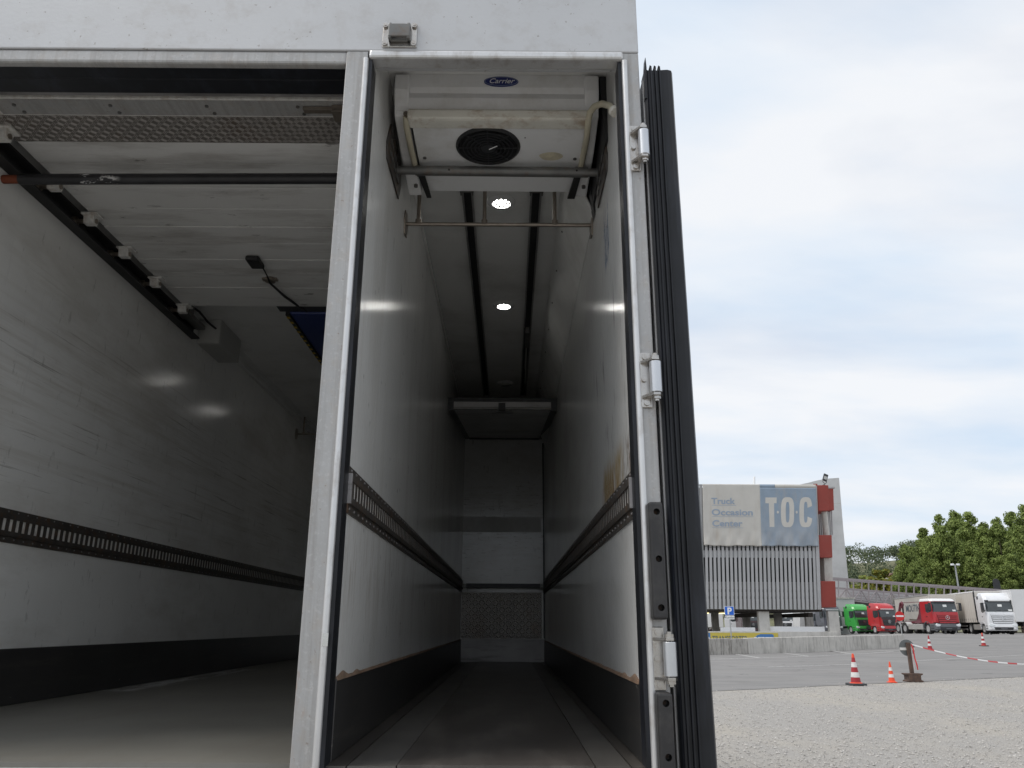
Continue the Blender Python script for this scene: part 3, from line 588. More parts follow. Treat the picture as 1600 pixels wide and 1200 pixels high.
for xa, xb in ((XL+.001, XL+.055), (-.59, XC0-.001)):
    T(MB().box(xa, xb, 2.12, 4.86, 3.322, 3.332).box(xa, xb, 2.12, 4.86, 3.392, 3.402).box(xa if xa < -1 else xb-.008, xa+.008 if xa < -1 else xb, 2.12, 4.86, 3.332, 3.392), 'door_track', 'track_black', ru)
T(MB().box(XL+.04, XL+.11, 4.52, 4.60, 3.36, 3.44).box(XL+.045, XL+.10, 4.60, 4.82, 3.37, 3.40), 'track_stop', 'bar_steel', ru, bevel=.003)
# small fittings in the wide compartment
jb = T(MB().box(XL+.001, XL+.15, 4.95, 5.36, 3.325, 3.499), 'junction_box', 'grey_plastic', bevel=.006)
T(MB().box(XL+.004, XL+.146, 4.944, 4.949, 3.33, 3.494), 'box_lid', 'grey_plastic', jb)
T(MB().tube([(XL+.12, 4.945, 3.43), (XL+.10, 4.85, 3.44), (XL+.09, 4.72, 3.46), (XL+.06, 4.62, 3.47)], .007, 8), 'cable', 'track_black', jb, smooth=40)
T(MB().box(XL+.001, XL+.03, 5.36, YL-.01, 3.45, 3.499), 'cable_conduit', 'ceiling_panel', jb)
T(MB().box(XL+.07, XL+.08, 5.36, YL-.01, 3.492, 3.4995), 'cable_conduit', 'ceiling_panel', jb)
bb = T(MB().box(-1.39, -.66, 4.60, 5.9, 3.40, 3.499), 'roof_control_box', 'blue_box', bevel=.01)
T(MB().box(-1.45, -.64, 4.45, 4.60, 3.415, 3.43), 'mounting_plate', 'plastic_black', bb)
T(MB().box(-1.415, -1.3905, 4.6, 5.9, 3.392, 3.499), 'edge_strip', 'track_black', bb)
for i in range(14): T(MB().box(-1.4165, -1.398, 4.63+i*.085, 4.66+i*.085, 3.3905, 3.3925), 'warning_stripe', 'yellow_paint', bb)
T(MB().tube([(-1.35, 3.92, ZD-.012), (-1.352, 4.0, ZD-.018), (-1.357, 4.07, ZD-.028), (-1.33, 4.28, ZD-.02), (-1.30, 4.50, 3.405), (-1.28, 4.62, 3.42)], [.004, .004, .006, .008, .008, .008], 8), 'control_cable', 'track_black', bb, smooth=40)
T(MB().cyl((-1.357, 4.07, ZD-.0005), (-1.357, 4.07, ZD-.02), .03, 14).box(-1.40, -1.315, 4.055, 4.085, ZD-.012, ZD-.0005), 'cable_clip', 'rod_steel', bb)
T(MB().box(-1.405, -1.335, 3.775, 3.895, ZD-.028, ZD-.0005), 'door_sensor', 'track_black', bb, bevel=.008)

# raised bulkhead panel hanging below the ceiling at the far end of the narrow compartment
Pf, Pb = Vector((0, 5.50, 3.035)), Vector((0, YB-.03, 3.345)); dv = (Pb-Pf).normalized(); nv = Vector((0, -dv.z, dv.y))
def slab(mb, x0, x1, s0, s1, t0, t1):
    L = (Pb-Pf).length; c = [Pf+dv*(L*s)+nv*t for s, t in ((s0, t0), (s1, t0), (s1, t1), (s0, t1))]
    return mb.prism([(p.y, p.z) for p in c], 'x', x0, x1)
bk = T(slab(MB(), XC1+.045, XR-.045, .02, .985, -.001, .075), 'bulkhead_panel', 'ceiling_panel')
T(slab(slab(slab(MB(), XC1+.002, XC1+.045, 0, 1, -.012, .07), XR-.045, XR-.002, 0, 1, -.012, .07), XC1+.045, XR-.045, .985, 1.01, -.014, .07), 'bulkhead_seal', 'rubber', bk)
T(slab(MB(), XC1+.045, XR-.045, 0, .0195, .012, .05), 'edge_strip', 'kick_metal', bk)
T(slab(MB(), XC1+.045, XR-.045, -.001, .0195, -.004, .008), 'edge_strip', 'bar_steel', bk)
T(slab(MB(), XC1+.002, XR-.002, -.002, .0195, .052, .078), 'bulkhead_seal', 'rubber', bk)
T(slab(MB(), -.08, -.03, -.012, .03, -.012, .04), 'panel_handle', 'track_black', bk)
T(slab(MB(), -.13, .03, .035, .075, -.012, -.002), 'latch_plate', 'bar_steel', bk)

# outside of the truck below the body
ch = T(MB().box(-1.30, -1.20, 2.35, 9.4, .72, 1.04).box(-.56, -.46, 2.35, 9.4, .72, 1.04).box(-1.3, -.46, 2.3, 2.4, .75, 1.0).box(OUT_L+.1, OUT_R-.1, 2.4, 2.5, 1.0, 1.06).box(OUT_L+.1, OUT_R-.1, 7.6, 7.7, 1.0, 1.06), 'chassis', 'plastic_black')
T(MB().box(-2.10, .34, 2.16, 2.24, .42, .54).box(-1.28, -1.22, 2.2, 2.4, .5, .8).box(-.54, -.48, 2.2, 2.4, .5, .8), 'underrun_bar', 'plastic_black', bevel=.01)
def wheel_mesh(R_, wd, n=22):
    t_ = MB().lathe([(R_*.60, -wd/2), (R_*.93, -wd/2), (R_, -wd*.36), (R_, wd*.36), (R_*.93, wd/2), (R_*.60, wd/2), (R_*.60, -wd/2)], (0, 0, 0), 'x', n, caps=False).mesh('wheel', 'tyre', 50)
    r__ = MB().lathe([(R_*.61, -wd*.46), (R_*.56, -wd*.50), (R_*.50, -wd*.28), (R_*.30, -wd*.16), (R_*.26, -wd*.42), (R_*.14, -wd*.46), (R_*.05, -wd*.47), (R_*.05, wd*.3), (R_*.61, wd*.4)], (0, 0, 0), 'x', n).mesh('rim', 'rim_steel', 40)
    return t_, r__
WT, WR = wheel_mesh(.5, .30)
def add_wheel(parent, loc, flip=False, world=False):
    l = Vector(loc)-(wl[parent] if world else Vector())
    o = inst('wheel', WT, parent, l, (0, 0, R(180) if flip else 0)); inst('rim', WR, o); return o
for y in (3.3, 4.65):
    for x, fl_ in ((-2.0, False), (-1.68, True), (-.08, False), (.24, True)): add_wheel(truck, (x, y, .505), fl_, True)
    T(MB().cyl((-2.0, y, .505), (.24, y, .505), .07, 10), 'axle', 'plastic_black')

# ------------------------------------------------------------------ things inside the truck
# cooling unit under the ceiling of the narrow compartment
cu = thing('cooling_unit', 'white ceiling cooling unit with round black fan and blue oval badge', 'cooling unit', (-.05, 2.42, 3.25))
def U(mb, name, m, parent=None, **k): return mb.build(name, m, parent or cu, world=True, **k)
U(MB().prism([(2.425, 3.469), (2.425, 3.415), (2.435, 3.395), (2.422, 3.365), (2.430, 3.315), (2.455, 3.312), (2.50, 3.469)], 'x', -.415, .315), 'front_cover', 'white_unit', smooth=25)
hs = U(MB().prism([(2.455, 3.469), (2.455, 3.268), (2.90, 3.268), (2.93, 3.30), (2.93, 3.469)], 'x', -.36, .272), 'housing', 'white_unit')
U(MB().box(-.372, .285, 2.405, 2.462, 3.262, 3.308).box(-.372, .285, 2.398, 2.412, 3.262, 3.300), 'drip_tray', 'cream_plastic', bevel=.006)
for xa, xb in ((-.425, -.372), (.266, .318)):
    U(MB().prism([(2.405, 3.455), (2.405, 3.39), (2.44, 3.30), (2.62, 3.262), (2.91, 3.252), (2.945, 3.30), (2.945, 3.455)], 'x', xa, xb), 'side_bracket', 'white_unit', bevel=.006)
FC = Vector((-.087, 2.575, 3.2675))
fn = U(MB().lathe([(.122, .0), (.122, -.004), (.113, -.010), (.106, -.002)], FC, 'z', 40, caps=False).cyl(FC, FC+Vector((0, 0, -.0015)), .112, 40), 'fan', 'fan_black', smooth=30)
gm = MB()
for r in (.035, .05, .065, .08, .095): gm.lathe([(r-.0018, -.010), (r+.0018, -.010), (r+.0018, -.013), (r-.0018, -.013), (r-.0018, -.010)], FC, 'z', 32, caps=False)
for a in (0, 90, 45, 135): d = Vector((math.cos(R(a)), math.sin(R(a)), 0))*.108; gm.cyl(FC-d+Vector((0, 0, -.009)), FC+d+Vector((0, 0, -.009)), .0022, 6)
gm.cyl(FC+Vector((0, 0, -.006)), FC+Vector((0, 0, -.013)), .026, 20)
U(gm, 'fan_grille', 'plastic_black', fn, smooth=40)
bl = MB()
for k in range(7):
    a = 2*math.pi*k/7; c, s = math.cos(a), math.sin(a)
    bl.add([FC+Vector((c*.024, s*.024, -.003)), FC+Vector((c*.10-s*.02, s*.10+c*.02, -.003)), FC+Vector((c*.10+s*.03, s*.10-c*.03, -.006)), FC+Vector((c*.024+s*.012, s*.024-c*.012, -.006))], [(0, 1, 2, 3)])
U(bl, 'fan_blades', 'fan_black', fn)
U(MB().cyl(FC+Vector((.004, .0, -.0145)), FC+Vector((.035, -.022, -.0145)), .002, 6), 'cable_tie', 'sign_white', fn)
for x in (-.335, .248): U(MB().cyl((x, 2.655, 3.2685), (x, 2.655, 3.264), .007, 10), 'screw', 'bar_steel')
U(MB().cyl((.052, 2.52, 3.2685), (.052, 2.52, 3.2665), .003, 8), 'screw', 'bar_steel')
st = MB(); pts = [Vector((.155+.046*math.cos(a)*(1+.15*noise.noise(Vector((math.cos(a), math.sin(a), 1)))), 2.64+.028*math.sin(a), 3.2672)) for a in [2*math.pi*i/24 for i in range(24)]]
st.add(pts+[p+Vector((0, 0, .0005)) for p in pts], [tuple(range(24))]); U(st, 'dried_spill', 'stain_tan', hs)
for xa, xb in ((-.372, -.345), (.255, .280)):
    U(MB().prism([(xa, 2.74), (xb, 2.74), (xb+(.012 if xa < 0 else -.012), 2.92), (xa+(.020 if xa < 0 else -.018), 2.92)], 'z', 3.246, 3.254), 'edge_trim', 'track_black')
    U(MB().cyl(((xa+xb)/2+(-.03 if xa < 0 else .03), 2.83, 3.258), ((xa+xb)/2+(-.03 if xa < 0 else .03), 2.83, 3.244), .008, 10), 'screw', 'bar_steel')
    U(MB().box(xa-.002, xb+.002, 2.70, 2.742, 3.236, 3.262), 'clamp', 'plastic_black', bevel=.003)
U(MB().tube([(.345, 2.225, 3.165), (.334, 2.26, 3.215), (.315, 2.31, 3.262), (.294, 2.36, 3.287), (.281, 2.39, 3.285), (.276, 2.405, 3.262), (.279, 2.50, 3.252), (.275, 2.62, 3.248), (.272, 2.72, 3.248)], .0115, 10), 'drain_hose', 'hose', smooth=50)
U(MB().cyl((.3465, 2.222, 3.162), (.340, 2.230, 3.176), .018, 14), 'hose_collar', 'cream_plastic', smooth=40)
U(MB().tube([(-.378, 2.415, 3.28), (-.380, 2.45, 3.262), (-.378, 2.56, 3.25), (-.374, 2.72, 3.248)], .0115, 10), 'drain_hose', 'hose', smooth=50)
U(MB().cyl((-.378, 2.406, 3.287), (-.378, 2.45, 3.287), .010, 12), 'hose_end', 'rod_steel', smooth=40)
bd = MB(); n_ = 36; bd.add([(-.038+.063*math.cos(2*math.pi*i/n_), 2.4215, 3.438+.0215*math.sin(2*math.pi*i/n_)) for i in range(n_)]+[(-.038+.063*math.cos(2*math.pi*i/n_), 2.4255, 3.438+.0215*math.sin(2*math.pi*i/n_)) for i in range(n_)], [tuple(range(n_))]+[(i, (i+1) % n_, n_+(i+1) % n_, n_+i) for i in range(n_)])
bg = U(bd, 'badge', 'logo_blue')
rg = MB(); rg.loft([[(-.038+a*math.cos(2*math.pi*i/n_), 2.4207, 3.438+b*math.sin(2*math.pi*i/n_)) for i in range(n_)] for a, b in ((.0605, .0190), (.0590, .0175))], caps=False); U(rg, 'badge_line', 'banner_text', bg)
text('badge_lettering', 'Carrier', .029, 'logo_white', bg, (-.038, 2.4200, 3.4295), True, shear=.35, align='CENTER', extrude=.0003, bold=.0002, sx=1.05)

# securing bars
def brackets(x, side, y0, y1, z0, z1):
    xs = sorted((x, x+side*.006)); m_ = MB().prism([(y0, z0+.06), (y0+.02, z0), (y1-.04, z0+.01), (y1, z1-.09), (y1-.03, z1), (y0+.06, z1-.01)], 'x', *xs)
    b = T(m_, 'wall_bracket', 'dark_steel', bevel=.002); xs2 = sorted((x+side*.006, x+side*.0105))
    sl_ = MB()
    for i in range(3):
        for j in range(3): y = y0+.07+i*.075; z = z0+.045+j*.05; T(MB().box(xs2[0], xs2[1], y, y+.045, z, z+.02), 'slot_plate', 'bar_steel', b)
brackets(XC1+.0005, 1, 2.44, 2.80, 3.135, 3.32); brackets(XR-.0005, -1, 2.44, 2.78, 3.09, 3.29)
lb = thing('load_bar', 'grey steel securing bar across the narrow compartment below the cooling unit', 'load bar', (-.05, 2.68, 3.21), group='load bars')
lb.location = (-.05, 2.68, 3.2085); wl[lb] = Vector(lb.location)
U(MB().cyl((-.372, 2.68, 3.226), (.30, 2.68, 3.222), .0195, 18), 'tube', 'bar_steel', lb, smooth=40)
U(MB().cyl((-.436, 2.68, 3.2265), (-.372, 2.68, 3.226), .0165, 16).cyl((-.4435, 2.68, 3.2265), (-.436, 2.68, 3.2265), .020, 12), 'end_sleeve', 'bar_steel', lb, smooth=40)
U(MB().cyl((.30, 2.68, 3.222), (.335, 2.68, 3.2215), .0165, 16).cyl((.333, 2.68, 3.2215), (.3405, 2.68, 3.2215), .021, 12), 'end_sleeve', 'bar_steel', lb, smooth=40)
for x in (-.24, .255): U(MB().cyl((x, 2.662, 3.219), (x, 2.659, 3.218), .004, 8), 'pin_hole', 'hole_black', lb)
lb2 = thing('load_bar', 'long black securing bar with scraped paint under the raised roll-up door', 'load bar', (-1.3, 2.86, 3.25), group='load bars')
U(MB().cyl((-2.03, 2.86, 3.285), (-.60, 2.86, 3.300), .0225, 18), 'tube', 'bar_black', lb2, smooth=40)
U(MB().cyl((-2.0985, 2.86, 3.284), (-2.03, 2.86, 3.285), .018, 14), 'end_sleeve', 'red_rust', lb2, smooth=40)
U(MB().cyl((-.60, 2.86, 3.300), (-.532, 2.86, 3.301), .018, 14), 'end_sleeve', 'bar_black', lb2, smooth=40)
lb3 = thing('load_bar', 'thin dark bar clamped across the far end of the narrow compartment above the tread plate', 'load bar', (-.05, 7.70, 1.86), group='load bars')
U(MB().box(-.40, .30, 7.68, 7.72, 1.868, 1.908), 'tube', 'bar_black', lb3)
U(MB().box(XC1+.016, -.40, 7.685, 7.715, 1.872, 1.904).box(.30, XR-.016, 7.685, 7.715, 1.872, 1.904), 'end_sleeve', 'bar_steel', lb3)
def hang_rail(label, x0, x1, y, z, rods, zt):
    t = thing('hanging_rail', label, 'hanging rail', ((x0+x1)/2, y, z-.06), group='hanging rails')
    U(MB().cyl((x0+.004, y, z), (x1-.004, y, z), .0085, 14), 'tube', 'rod_steel', t, smooth=40)
    for x in rods: U(MB().cyl((x, y, z+.006), (x, y, zt), .0085, 12).cyl((x, y, z-.003), (x, y, z+.02), .0135, 12), 'rod', 'rod_steel', t, smooth=40)
    for x, s in ((x0, 1), (x1, -1)):
        xs = sorted((x+s*.0005, x+s*.006)); U(MB().prism([(y-.05, z), (y-.03, z+.05), (y+.03, z+.06), (y+.05, z), (y+.03, z-.05), (y-.03, z-.06)], 'x', *xs), 'wall_plate', 'rod_steel', t, bevel=.001)
hang_rail('slim metal rail on three rods hanging behind the cooling unit', XC1, XR, 3.0, 3.167, (-.394, -.112, .189), ZC+.002)
hang_rail('slim metal rail on rods at the far end of the wide compartment', XL, XC0, 7.54, 3.32, (-2.03, -1.30, -.60), 3.502)

# ceiling lamps
def lamp(x, y, z, lit, label):
    t = thing('ceiling_lamp', label, 'lamp', (x, y, z), group='round ceiling lamps in the truck')
    MB().lathe([(.068, .0015), (.068, -.004), (.058, -.012), (.044, -.014), (.040, -.008)], (0, 0, 0), 'z', 28).build('housing', 'lamp_rim', t, smooth=40)
    if lit:
        MB().cyl((0, 0, -.006), (0, 0, -.010), .040, 24).build('reflector', 'lens_dim', t, smooth=40)
        k = 0
        for r_l, n_l in ((0, 1), (.017, 6), (.034, 10)):
            for i in range(n_l):
                a = 2*math.pi*i/n_l+.3; MB().lathe([(.0046, -.0095), (.0038, -.0125), (.0012, -.0135)], (r_l*math.cos(a), r_l*math.sin(a), 0), 'z', 8).build('led', 'led', t)
    else: MB().lathe([(.042, -.008), (.034, -.016), (.012, -.021)], (0, 0, 0), 'z', 24).build('lens', 'lens_dim', t, smooth=40)
lamp(-.045, 3.33, ZC, True, 'lit round lamp on the ceiling just behind the cooling unit')
lamp(-.040, 4.60, ZC, True, 'lit round lamp on the ceiling between the two black channels, halfway along')
lamp(-.036, 6.28, ZC, False, 'unlit round lamp on the ceiling close to the raised bulkhead panel')
lamp(-1.307, 6.32, 3.50, True, 'lit round lamp on the ceiling of the wide compartment past the blue control box')
lamp(-1.331, 7.30, 3.50, True, 'lit round lamp on the ceiling at the far end of the wide compartment')

# ------------------------------------------------------------------ low concrete walls
WA, WB = onG(1085, 1024.5), onG(1416, 1012.5)
wd_ = (WB-WA); wd_.z = 0; WLEN = wd_.length; wd_.normalize(); wn = Vector((-wd_.y, wd_.x, 0))
def on_wall(px):                                    # distance along the wall line for a picture column
    a = ray(px, 1000); a = Vector((a.x, a.y)); A = Vector((WA.x, WA.y)); D = Vector((wd_.x, wd_.y))
    det = -a.x*D.y+a.y*D.x
    return (a.x*A.y-a.y*A.x)/det*1.0 if False else ((-a.x*A.y+a.y*A.x)/(a.x*D.y-a.y*D.x))
def wall(name, s0, s1, zt, m, label):
    p = WA+wd_*s0; t = thing(name, label, 'wall', (p.x, p.y, g(p.y, p.x)))
    n_ = max(2, int((s1-s0)/2)); mb = MB(); rings = []
    for i in range(n_+1):
        q = p+wd_*((s1-s0)*i/n_); o_ = q-p; gz = g(q.y, q.x)-g(p.y, p.x); top = zt(s0+(s1-s0)*i/n_)-g(p.y, p.x)
        lo, hi = o_, o_+wn*.32
        rings.append([(lo.x, lo.y, gz-.1), (hi.x, hi.y, gz-.1), (hi.x, hi.y, top), (lo.x+wn.x*.02, lo.y+wn.y*.02, top)])
    mb.loft(rings).build('wall_body', m, t, bevel=.02)
    return t
hz = lambda s: .92+.014*s                             # top edge climbs gently with the yard
S1, S2 = on_wall(1142.5), on_wall(1168)
def ztop(px): 
    s = on_wall(px); p = WA+wd_*s; return onY(px, 998.2-(px-1110)*.0212, p.y).z
zA, zB = ztop(1110), ztop(1410); sA, sB = on_wall(1110), on_wall(1410)
zt = lambda s: zA+(zB-zA)*(s-sA)/(sB-sA)
w1 = wall('concrete_wall', -14, S1-.02, zt, 'concrete_old', 'low dark weathered concrete wall in front of the yellow banner, streaked with moss')
w2 = wall('concrete_wall', S1+.02, S2-.02, lambda s: zt(s)-.02, 'concrete_old', 'short grey concrete wall block between the parking sign and the long pale wall')
w3 = wall('concrete_wall', S2+.02, WLEN, zt, 'concrete', 'long pale concrete wall with dark water streaks running to the no-entry sign')

# ------------------------------------------------------------------ signs on posts
def plate(mb_pts, name, m, parent, y0, y1): return MB().prism(mb_pts, 'y', y0, y1).build(name, m, parent)
def rrect(cx, cz, hx, hz_, r=.04, n=4):
    o_ = []
    for sx, sz, a0 in ((1, 1, 0), (-1, 1, 90), (-1, -1, 180), (1, -1, 270)):
        for i in range(n+1): a = R(a0+90*i/n); o_.append((cx+sx*(hx-r)+r*math.cos(a), cz+sz*(hz_-r)+r*math.sin(a)))
    return o_
def disc(cx, cz, r, n=32): return [(cx+r*math.cos(2*math.pi*i/n), cz+r*math.sin(2*math.pi*i/n)) for i in range(n)]
p = onG(1144.5, 1021.5); k_ = 1/ (FPX/ (f_.dot(Vector((p.x, p.y, .8))-Vector((0, 0, CZ)))))     # metres per picture pixel there
ps = thing('parking_sign', 'blue P parking sign with a white customers plate on a thin post', 'sign', (p.x, p.y-.06, g(p.y, p.x)))
zz = lambda y: onY(1142, y, p.y).z-g(p.y, p.x)
HW = 7.6*k_; zc_ = (zz(947.5)+zz(961.5))/2; hh = (zz(947.5)-zz(961.5))/2; xc = -.6*k_
MB().cyl((0, .03, -.05), (xc*.8, .03, zz(948)), .03, 10).build('post', 'post_grey', ps, smooth=40)
plate(rrect(xc, zc_, HW, hh), 'sign_plate', 'sign_white', ps, -.012, 0); plate(rrect(xc, zc_, HW*.92, hh*.93), 'sign_face', 'sign_blue', ps, -.016, -.0125)
text('sign_letter', 'P', hh*2.0, 'sign_white', ps, (xc, -.019, zc_-hh*.70), bold=.018, align='CENTER', extrude=.0015)
z2 = (zz(962)+zz(967.8))/2; plate(rrect(xc, z2, HW*.97, (zz(962)-zz(967.8))/2, .03), 'small_plate', 'sign_white', ps, -.012, 0)
text('small_lettering', 'Kunden', HW*.60, 'text_grey', ps, (xc, -.0145, z2-HW*.18), align='CENTER', extrude=.001)
e_ = WA+wd_*(WLEN-.35)+wn*.12; zt_e = zt(WLEN-.35)
kE = f_.dot(Vector((e_.x, e_.y, 1.2))-Vector((0, 0, CZ)))/FPX
ns = thing('no_entry_sign', 'round red no-entry sign with a white bar at the end of the long pale wall', 'sign', (e_.x, e_.y, zt_e-.03))
zn = lambda y: onY(1406, y, e_.y).z-zt_e+.03
xo = onY(1405.8, 962, e_.y).x-e_.x; rr = 7.3*kE
MB().cyl((xo, .03, 0), (xo, .03, zn(957)), .03, 10).build('post', 'post_grey', ns, smooth=40)
plate(disc(xo, zn(962.6), rr), 'sign_disc', 'sign_red', ns, -.01, 0); plate(rrect(xo, zn(962.6), rr*.80, rr*.17, .02), 'sign_bar', 'sign_white', ns, -.015, -.0105)
# movable stand: round sign seen from behind on an offcut of steel beam
p = onG(1427, 1066); k_ = f_.dot(Vector((p.x, p.y, .5))-Vector((0, 0, CZ)))/FPX
STAND = p.copy(); KS = k_
def make_stand(loc, label):
    ss = thing('sign_stand', label, 'sign stand', loc, group='sign stands at the gravel edge')
    MB().prism([(-.21, 0), (.21, 0), (.21, .035), (.16, .05), (.16, .16), (.22, .185), (.22, .215), (-.22, .215), (-.22, .185), (-.16, .16), (-.16, .05), (-.21, .035)], 'y', -.15, .15).build('beam_base', 'rusty_steel', ss, bevel=.006)
    MB().box(-.05, .04, -.045, .035, .21, 1.0).build('post', 'rusty_steel', ss, bevel=.006)
    rr = 12.3*KS; zc = 50*KS
    plate(disc(-.02, zc, rr), 'sign_disc', 'sign_back', ss, .05, .056)
    MB().box(-.02-rr*.96, -.02+rr*.96, .040, .0498, zc-.03-.035, zc+.035-.03).build('clamp_rail', 'galvanised', ss)
    MB().box(.045, .075, -.03, .0, .24, .96).build('side_strip', 'cone_white', ss)
    MB().tube([(.06, -.05, .96), (.09, -.06, .85), (.10, -.06, .6), (.13, -.07, .42), (.14, -.06, .3)], [.02, .018, .016, .018, .012], 6).build('tape_end', 'tape_red', ss, smooth=40)
    return ss
make_stand((p.x, p.y, g(p.y)+.012), 'rusty post on a steel beam offcut holding a round sign turned away')
q = onG(1800, 1046); make_stand((q.x, q.y, g(q.y)+.012), 'rusty post on a steel beam offcut where the far end of the tape is tied')
# red and white tape
pa = Vector((p.x+.05, p.y-.06, g(p.y)+.97)); pbx = Vector((q.x, q.y-.06, g(q.y)+1.0))
tape = thing('barrier_tape', 'sagging red and white barrier tape tied to the round sign stand', 'tape', pa)
def tp_(t): v = pa.lerp(pbx, t); v.z -= .66*4*t*(1-t); return v
SEG = 27
for i in range(SEG):
    mb = MB(); rings = []
    for j in range(5):
        t = (i+j/4)/SEG; c = tp_(t)-pa; a = .5*math.sin(t*9)+.35; h = .019
        u = Vector((0, math.sin(a), math.cos(a)))*h; v = Vector((0, math.cos(a), -math.sin(a)))*.004
        rings.append([c+u+v, c+u-v, c-u-v, c-u+v])
    mb.loft(rings).build('tape_band', 'tape_white' if i % 2 == 0 else 'tape_red', tape)

# ------------------------------------------------------------------ cones
def make_cone(label, px, py, h, body, kind):
    p = onG(px, py); s = h/.75
    t = thing('traffic_cone', label, 'traffic cone', (p.x, p.y, g(p.y)+.011), group='traffic cones')
    bw = .21*s if kind == 'heavy' else .16*s; bh = .05*s if kind == 'heavy' else .03*s
    MB().prism([(bw*a, bw*b) for a, b in ((-1, -.75), (-.75, -1), (.75, -1), (1, -.75), (1, .75), (.75, 1), (-.75, 1), (-1, .75))], 'z', 0, bh).build('base', 'cone_base' if kind == 'heavy' else body, t, bevel=.01*s)
    zs = [bh, .19*s, .31*s, .43*s, .55*s, .66*s, h]; ms = [body, 'cone_white', body, 'cone_white', body, 'cone_orange'] if kind == 'heavy' else [body, 'cone_white', body, 'cone_white', body, body]
    rad = lambda z: (.125-.10*(z-bh)/(h-bh))*s*(1 if kind == 'heavy' else .95)
    for i in range(6):
        e = .002*s if ms[i] == 'cone_white' else 0
        MB().lathe([(rad(zs[i])+e, zs[i]), (rad(zs[i+1])+e, zs[i+1])]+([(rad(h)*.6, h+.005)] if i == 5 else []), (0, 0, 0), 'z', 24).build('sleeve' if ms[i] == 'cone_white' else 'body', ms[i], t, smooth=40)
    MB().lathe([(rad(bh)*1.25, bh*.9), (rad(bh)*1.2, bh+.012), (rad(bh), bh+.02)], (0, 0, 0), 'z', 24).build('foot_ring', 'cone_orange' if kind == 'heavy' else body, t, smooth=40)
    return t
make_cone('tall dark red and white cone on a black rubber base beside the gravel edge', 1338, 1071.5, .75, 'cone_red', 'heavy')
make_cone('small bright orange cone between the tall cone and the round sign stand', 1394, 1067.5, .52, 'cone_orange', 'light')
make_cone('distant red and white cone standing past the end of the long pale wall', 1453.5, 1015, .75, 'cone_red', 'light')
make_cone('distant red and white cone on a black base in front of the white tractor', 1537.5, 1010, .78, 'cone_red', 'heavy')

# ------------------------------------------------------------------ the Truck Occasion Center building
BY = 86.
B = lambda x, y, Y=BY: onY(x, y, Y)
KT = .19                                            # the slatted front leans outward
zBt = B(1190, 952).z
def BT(x, y, dy=0):
    q = ray(x, y); t = (BY+dy-KT*(CZ-zBt))/(q.y+KT*q.z); return Vector((q.x*t, q.y*t, CZ+q.z*t))
def lean(o):
    for v in o.data.vertices: v.co.y -= KT*(v.co.z-zBt)
    return o
bx0, bx1 = BT(1060, 950).x, BT(1283, 950).x
zTop, zSl = BT(1190, 757).z, BT(1190, 853).z
GB = .21
bld = thing('showroom_building', 'grey slatted truck showroom raised on concrete columns with red corner blocks', 'building', (bx1, BY, GB))
def Bp(mb, name, m, parent=None, **k): return mb.build(name, m, parent or bld, world=True, **k)
dpt = 16.
lean(Bp(MB().box(bx0, bx1-.3, BY+.5, BY+dpt, zBt+.15, zTop-.3), 'core', 'panel_grey'))
zw0, zw1, zw2 = BT(1190, 909).z, BT(1190, 871).z, BT(1190, 860).z
for za_, zb_, yo, nm, mm_ in ((zw0, zw1, .40, 'window_band', 'dark_glass'), (zw1, zw2, .26, 'blind_band', 'panel_light'), (zw2, zSl+.4, .38, 'dark_band', 'dark_glass')): lean(Bp(MB().box(bx0, bx1-.35, BY+yo, BY+.499, za_, zb_), nm, mm_))
pit = (BT(1283, 900).x-BT(1099.5, 900).x)/28.3
slat = MB().box(-pit*.30, pit*.30, 0, .14, zBt-GB, zTop-.1-GB).mesh('slat', 'slat_grey')
for v in slat.vertices: v.co.y -= KT*(v.co.z+GB-zBt)
n_ = int((bx1-bx0)/pit)
for i in range(n_): inst('slat', slat, bld, (-.55-pit*i, -.02, 0))
lean(Bp(MB().box(bx0, bx1-.4, BY+.24, BY+.34, zBt-.02, zw0), 'lower_panel', 'panel_grey'))
stx = [bx1-.55-pit*(i+.5) for i in range(n_)]
# slots of the lower panel
for z in (BT(1190, 925).z, BT(1190, 936).z):
    mb = MB()
    for x in stx: mb.box(x-pit*.08, x+pit*.08, BY+.225, BY+.2395, z, z+.28)
    lean(Bp(mb, 'panel_slots', 'dark_glass'))['kind'] = 'stuff'
lean(Bp(MB().box(bx1-.36, bx1-.02, BY-.12, BY+.3, zBt, zTop+.05), 'corner_post', 'slat_grey'))
lean(Bp(MB().box(bx1-.42, bx1+.02, BY-.16, BY-.125, zTop-.12, zTop+.08), 'corner_cap', 'red_paint'))
lean(Bp(MB().box(bx0, bx1-.37, BY-.06, BY+.3, zTop-.12, zTop-.02), 'roof_edge', 'slat_grey'))
Bp(MB().box(bx0, bx1+.3, BY+.45, BY+dpt, zBt-.2, zBt+.1), 'soffit', 'soffit')
for x in (bx0+3, bx0+9, bx1-.8): Bp(MB().box(x-.25, x+.25, BY+1, BY+dpt-1, zBt-.75, zBt-.325), 'beam', 'soffit')
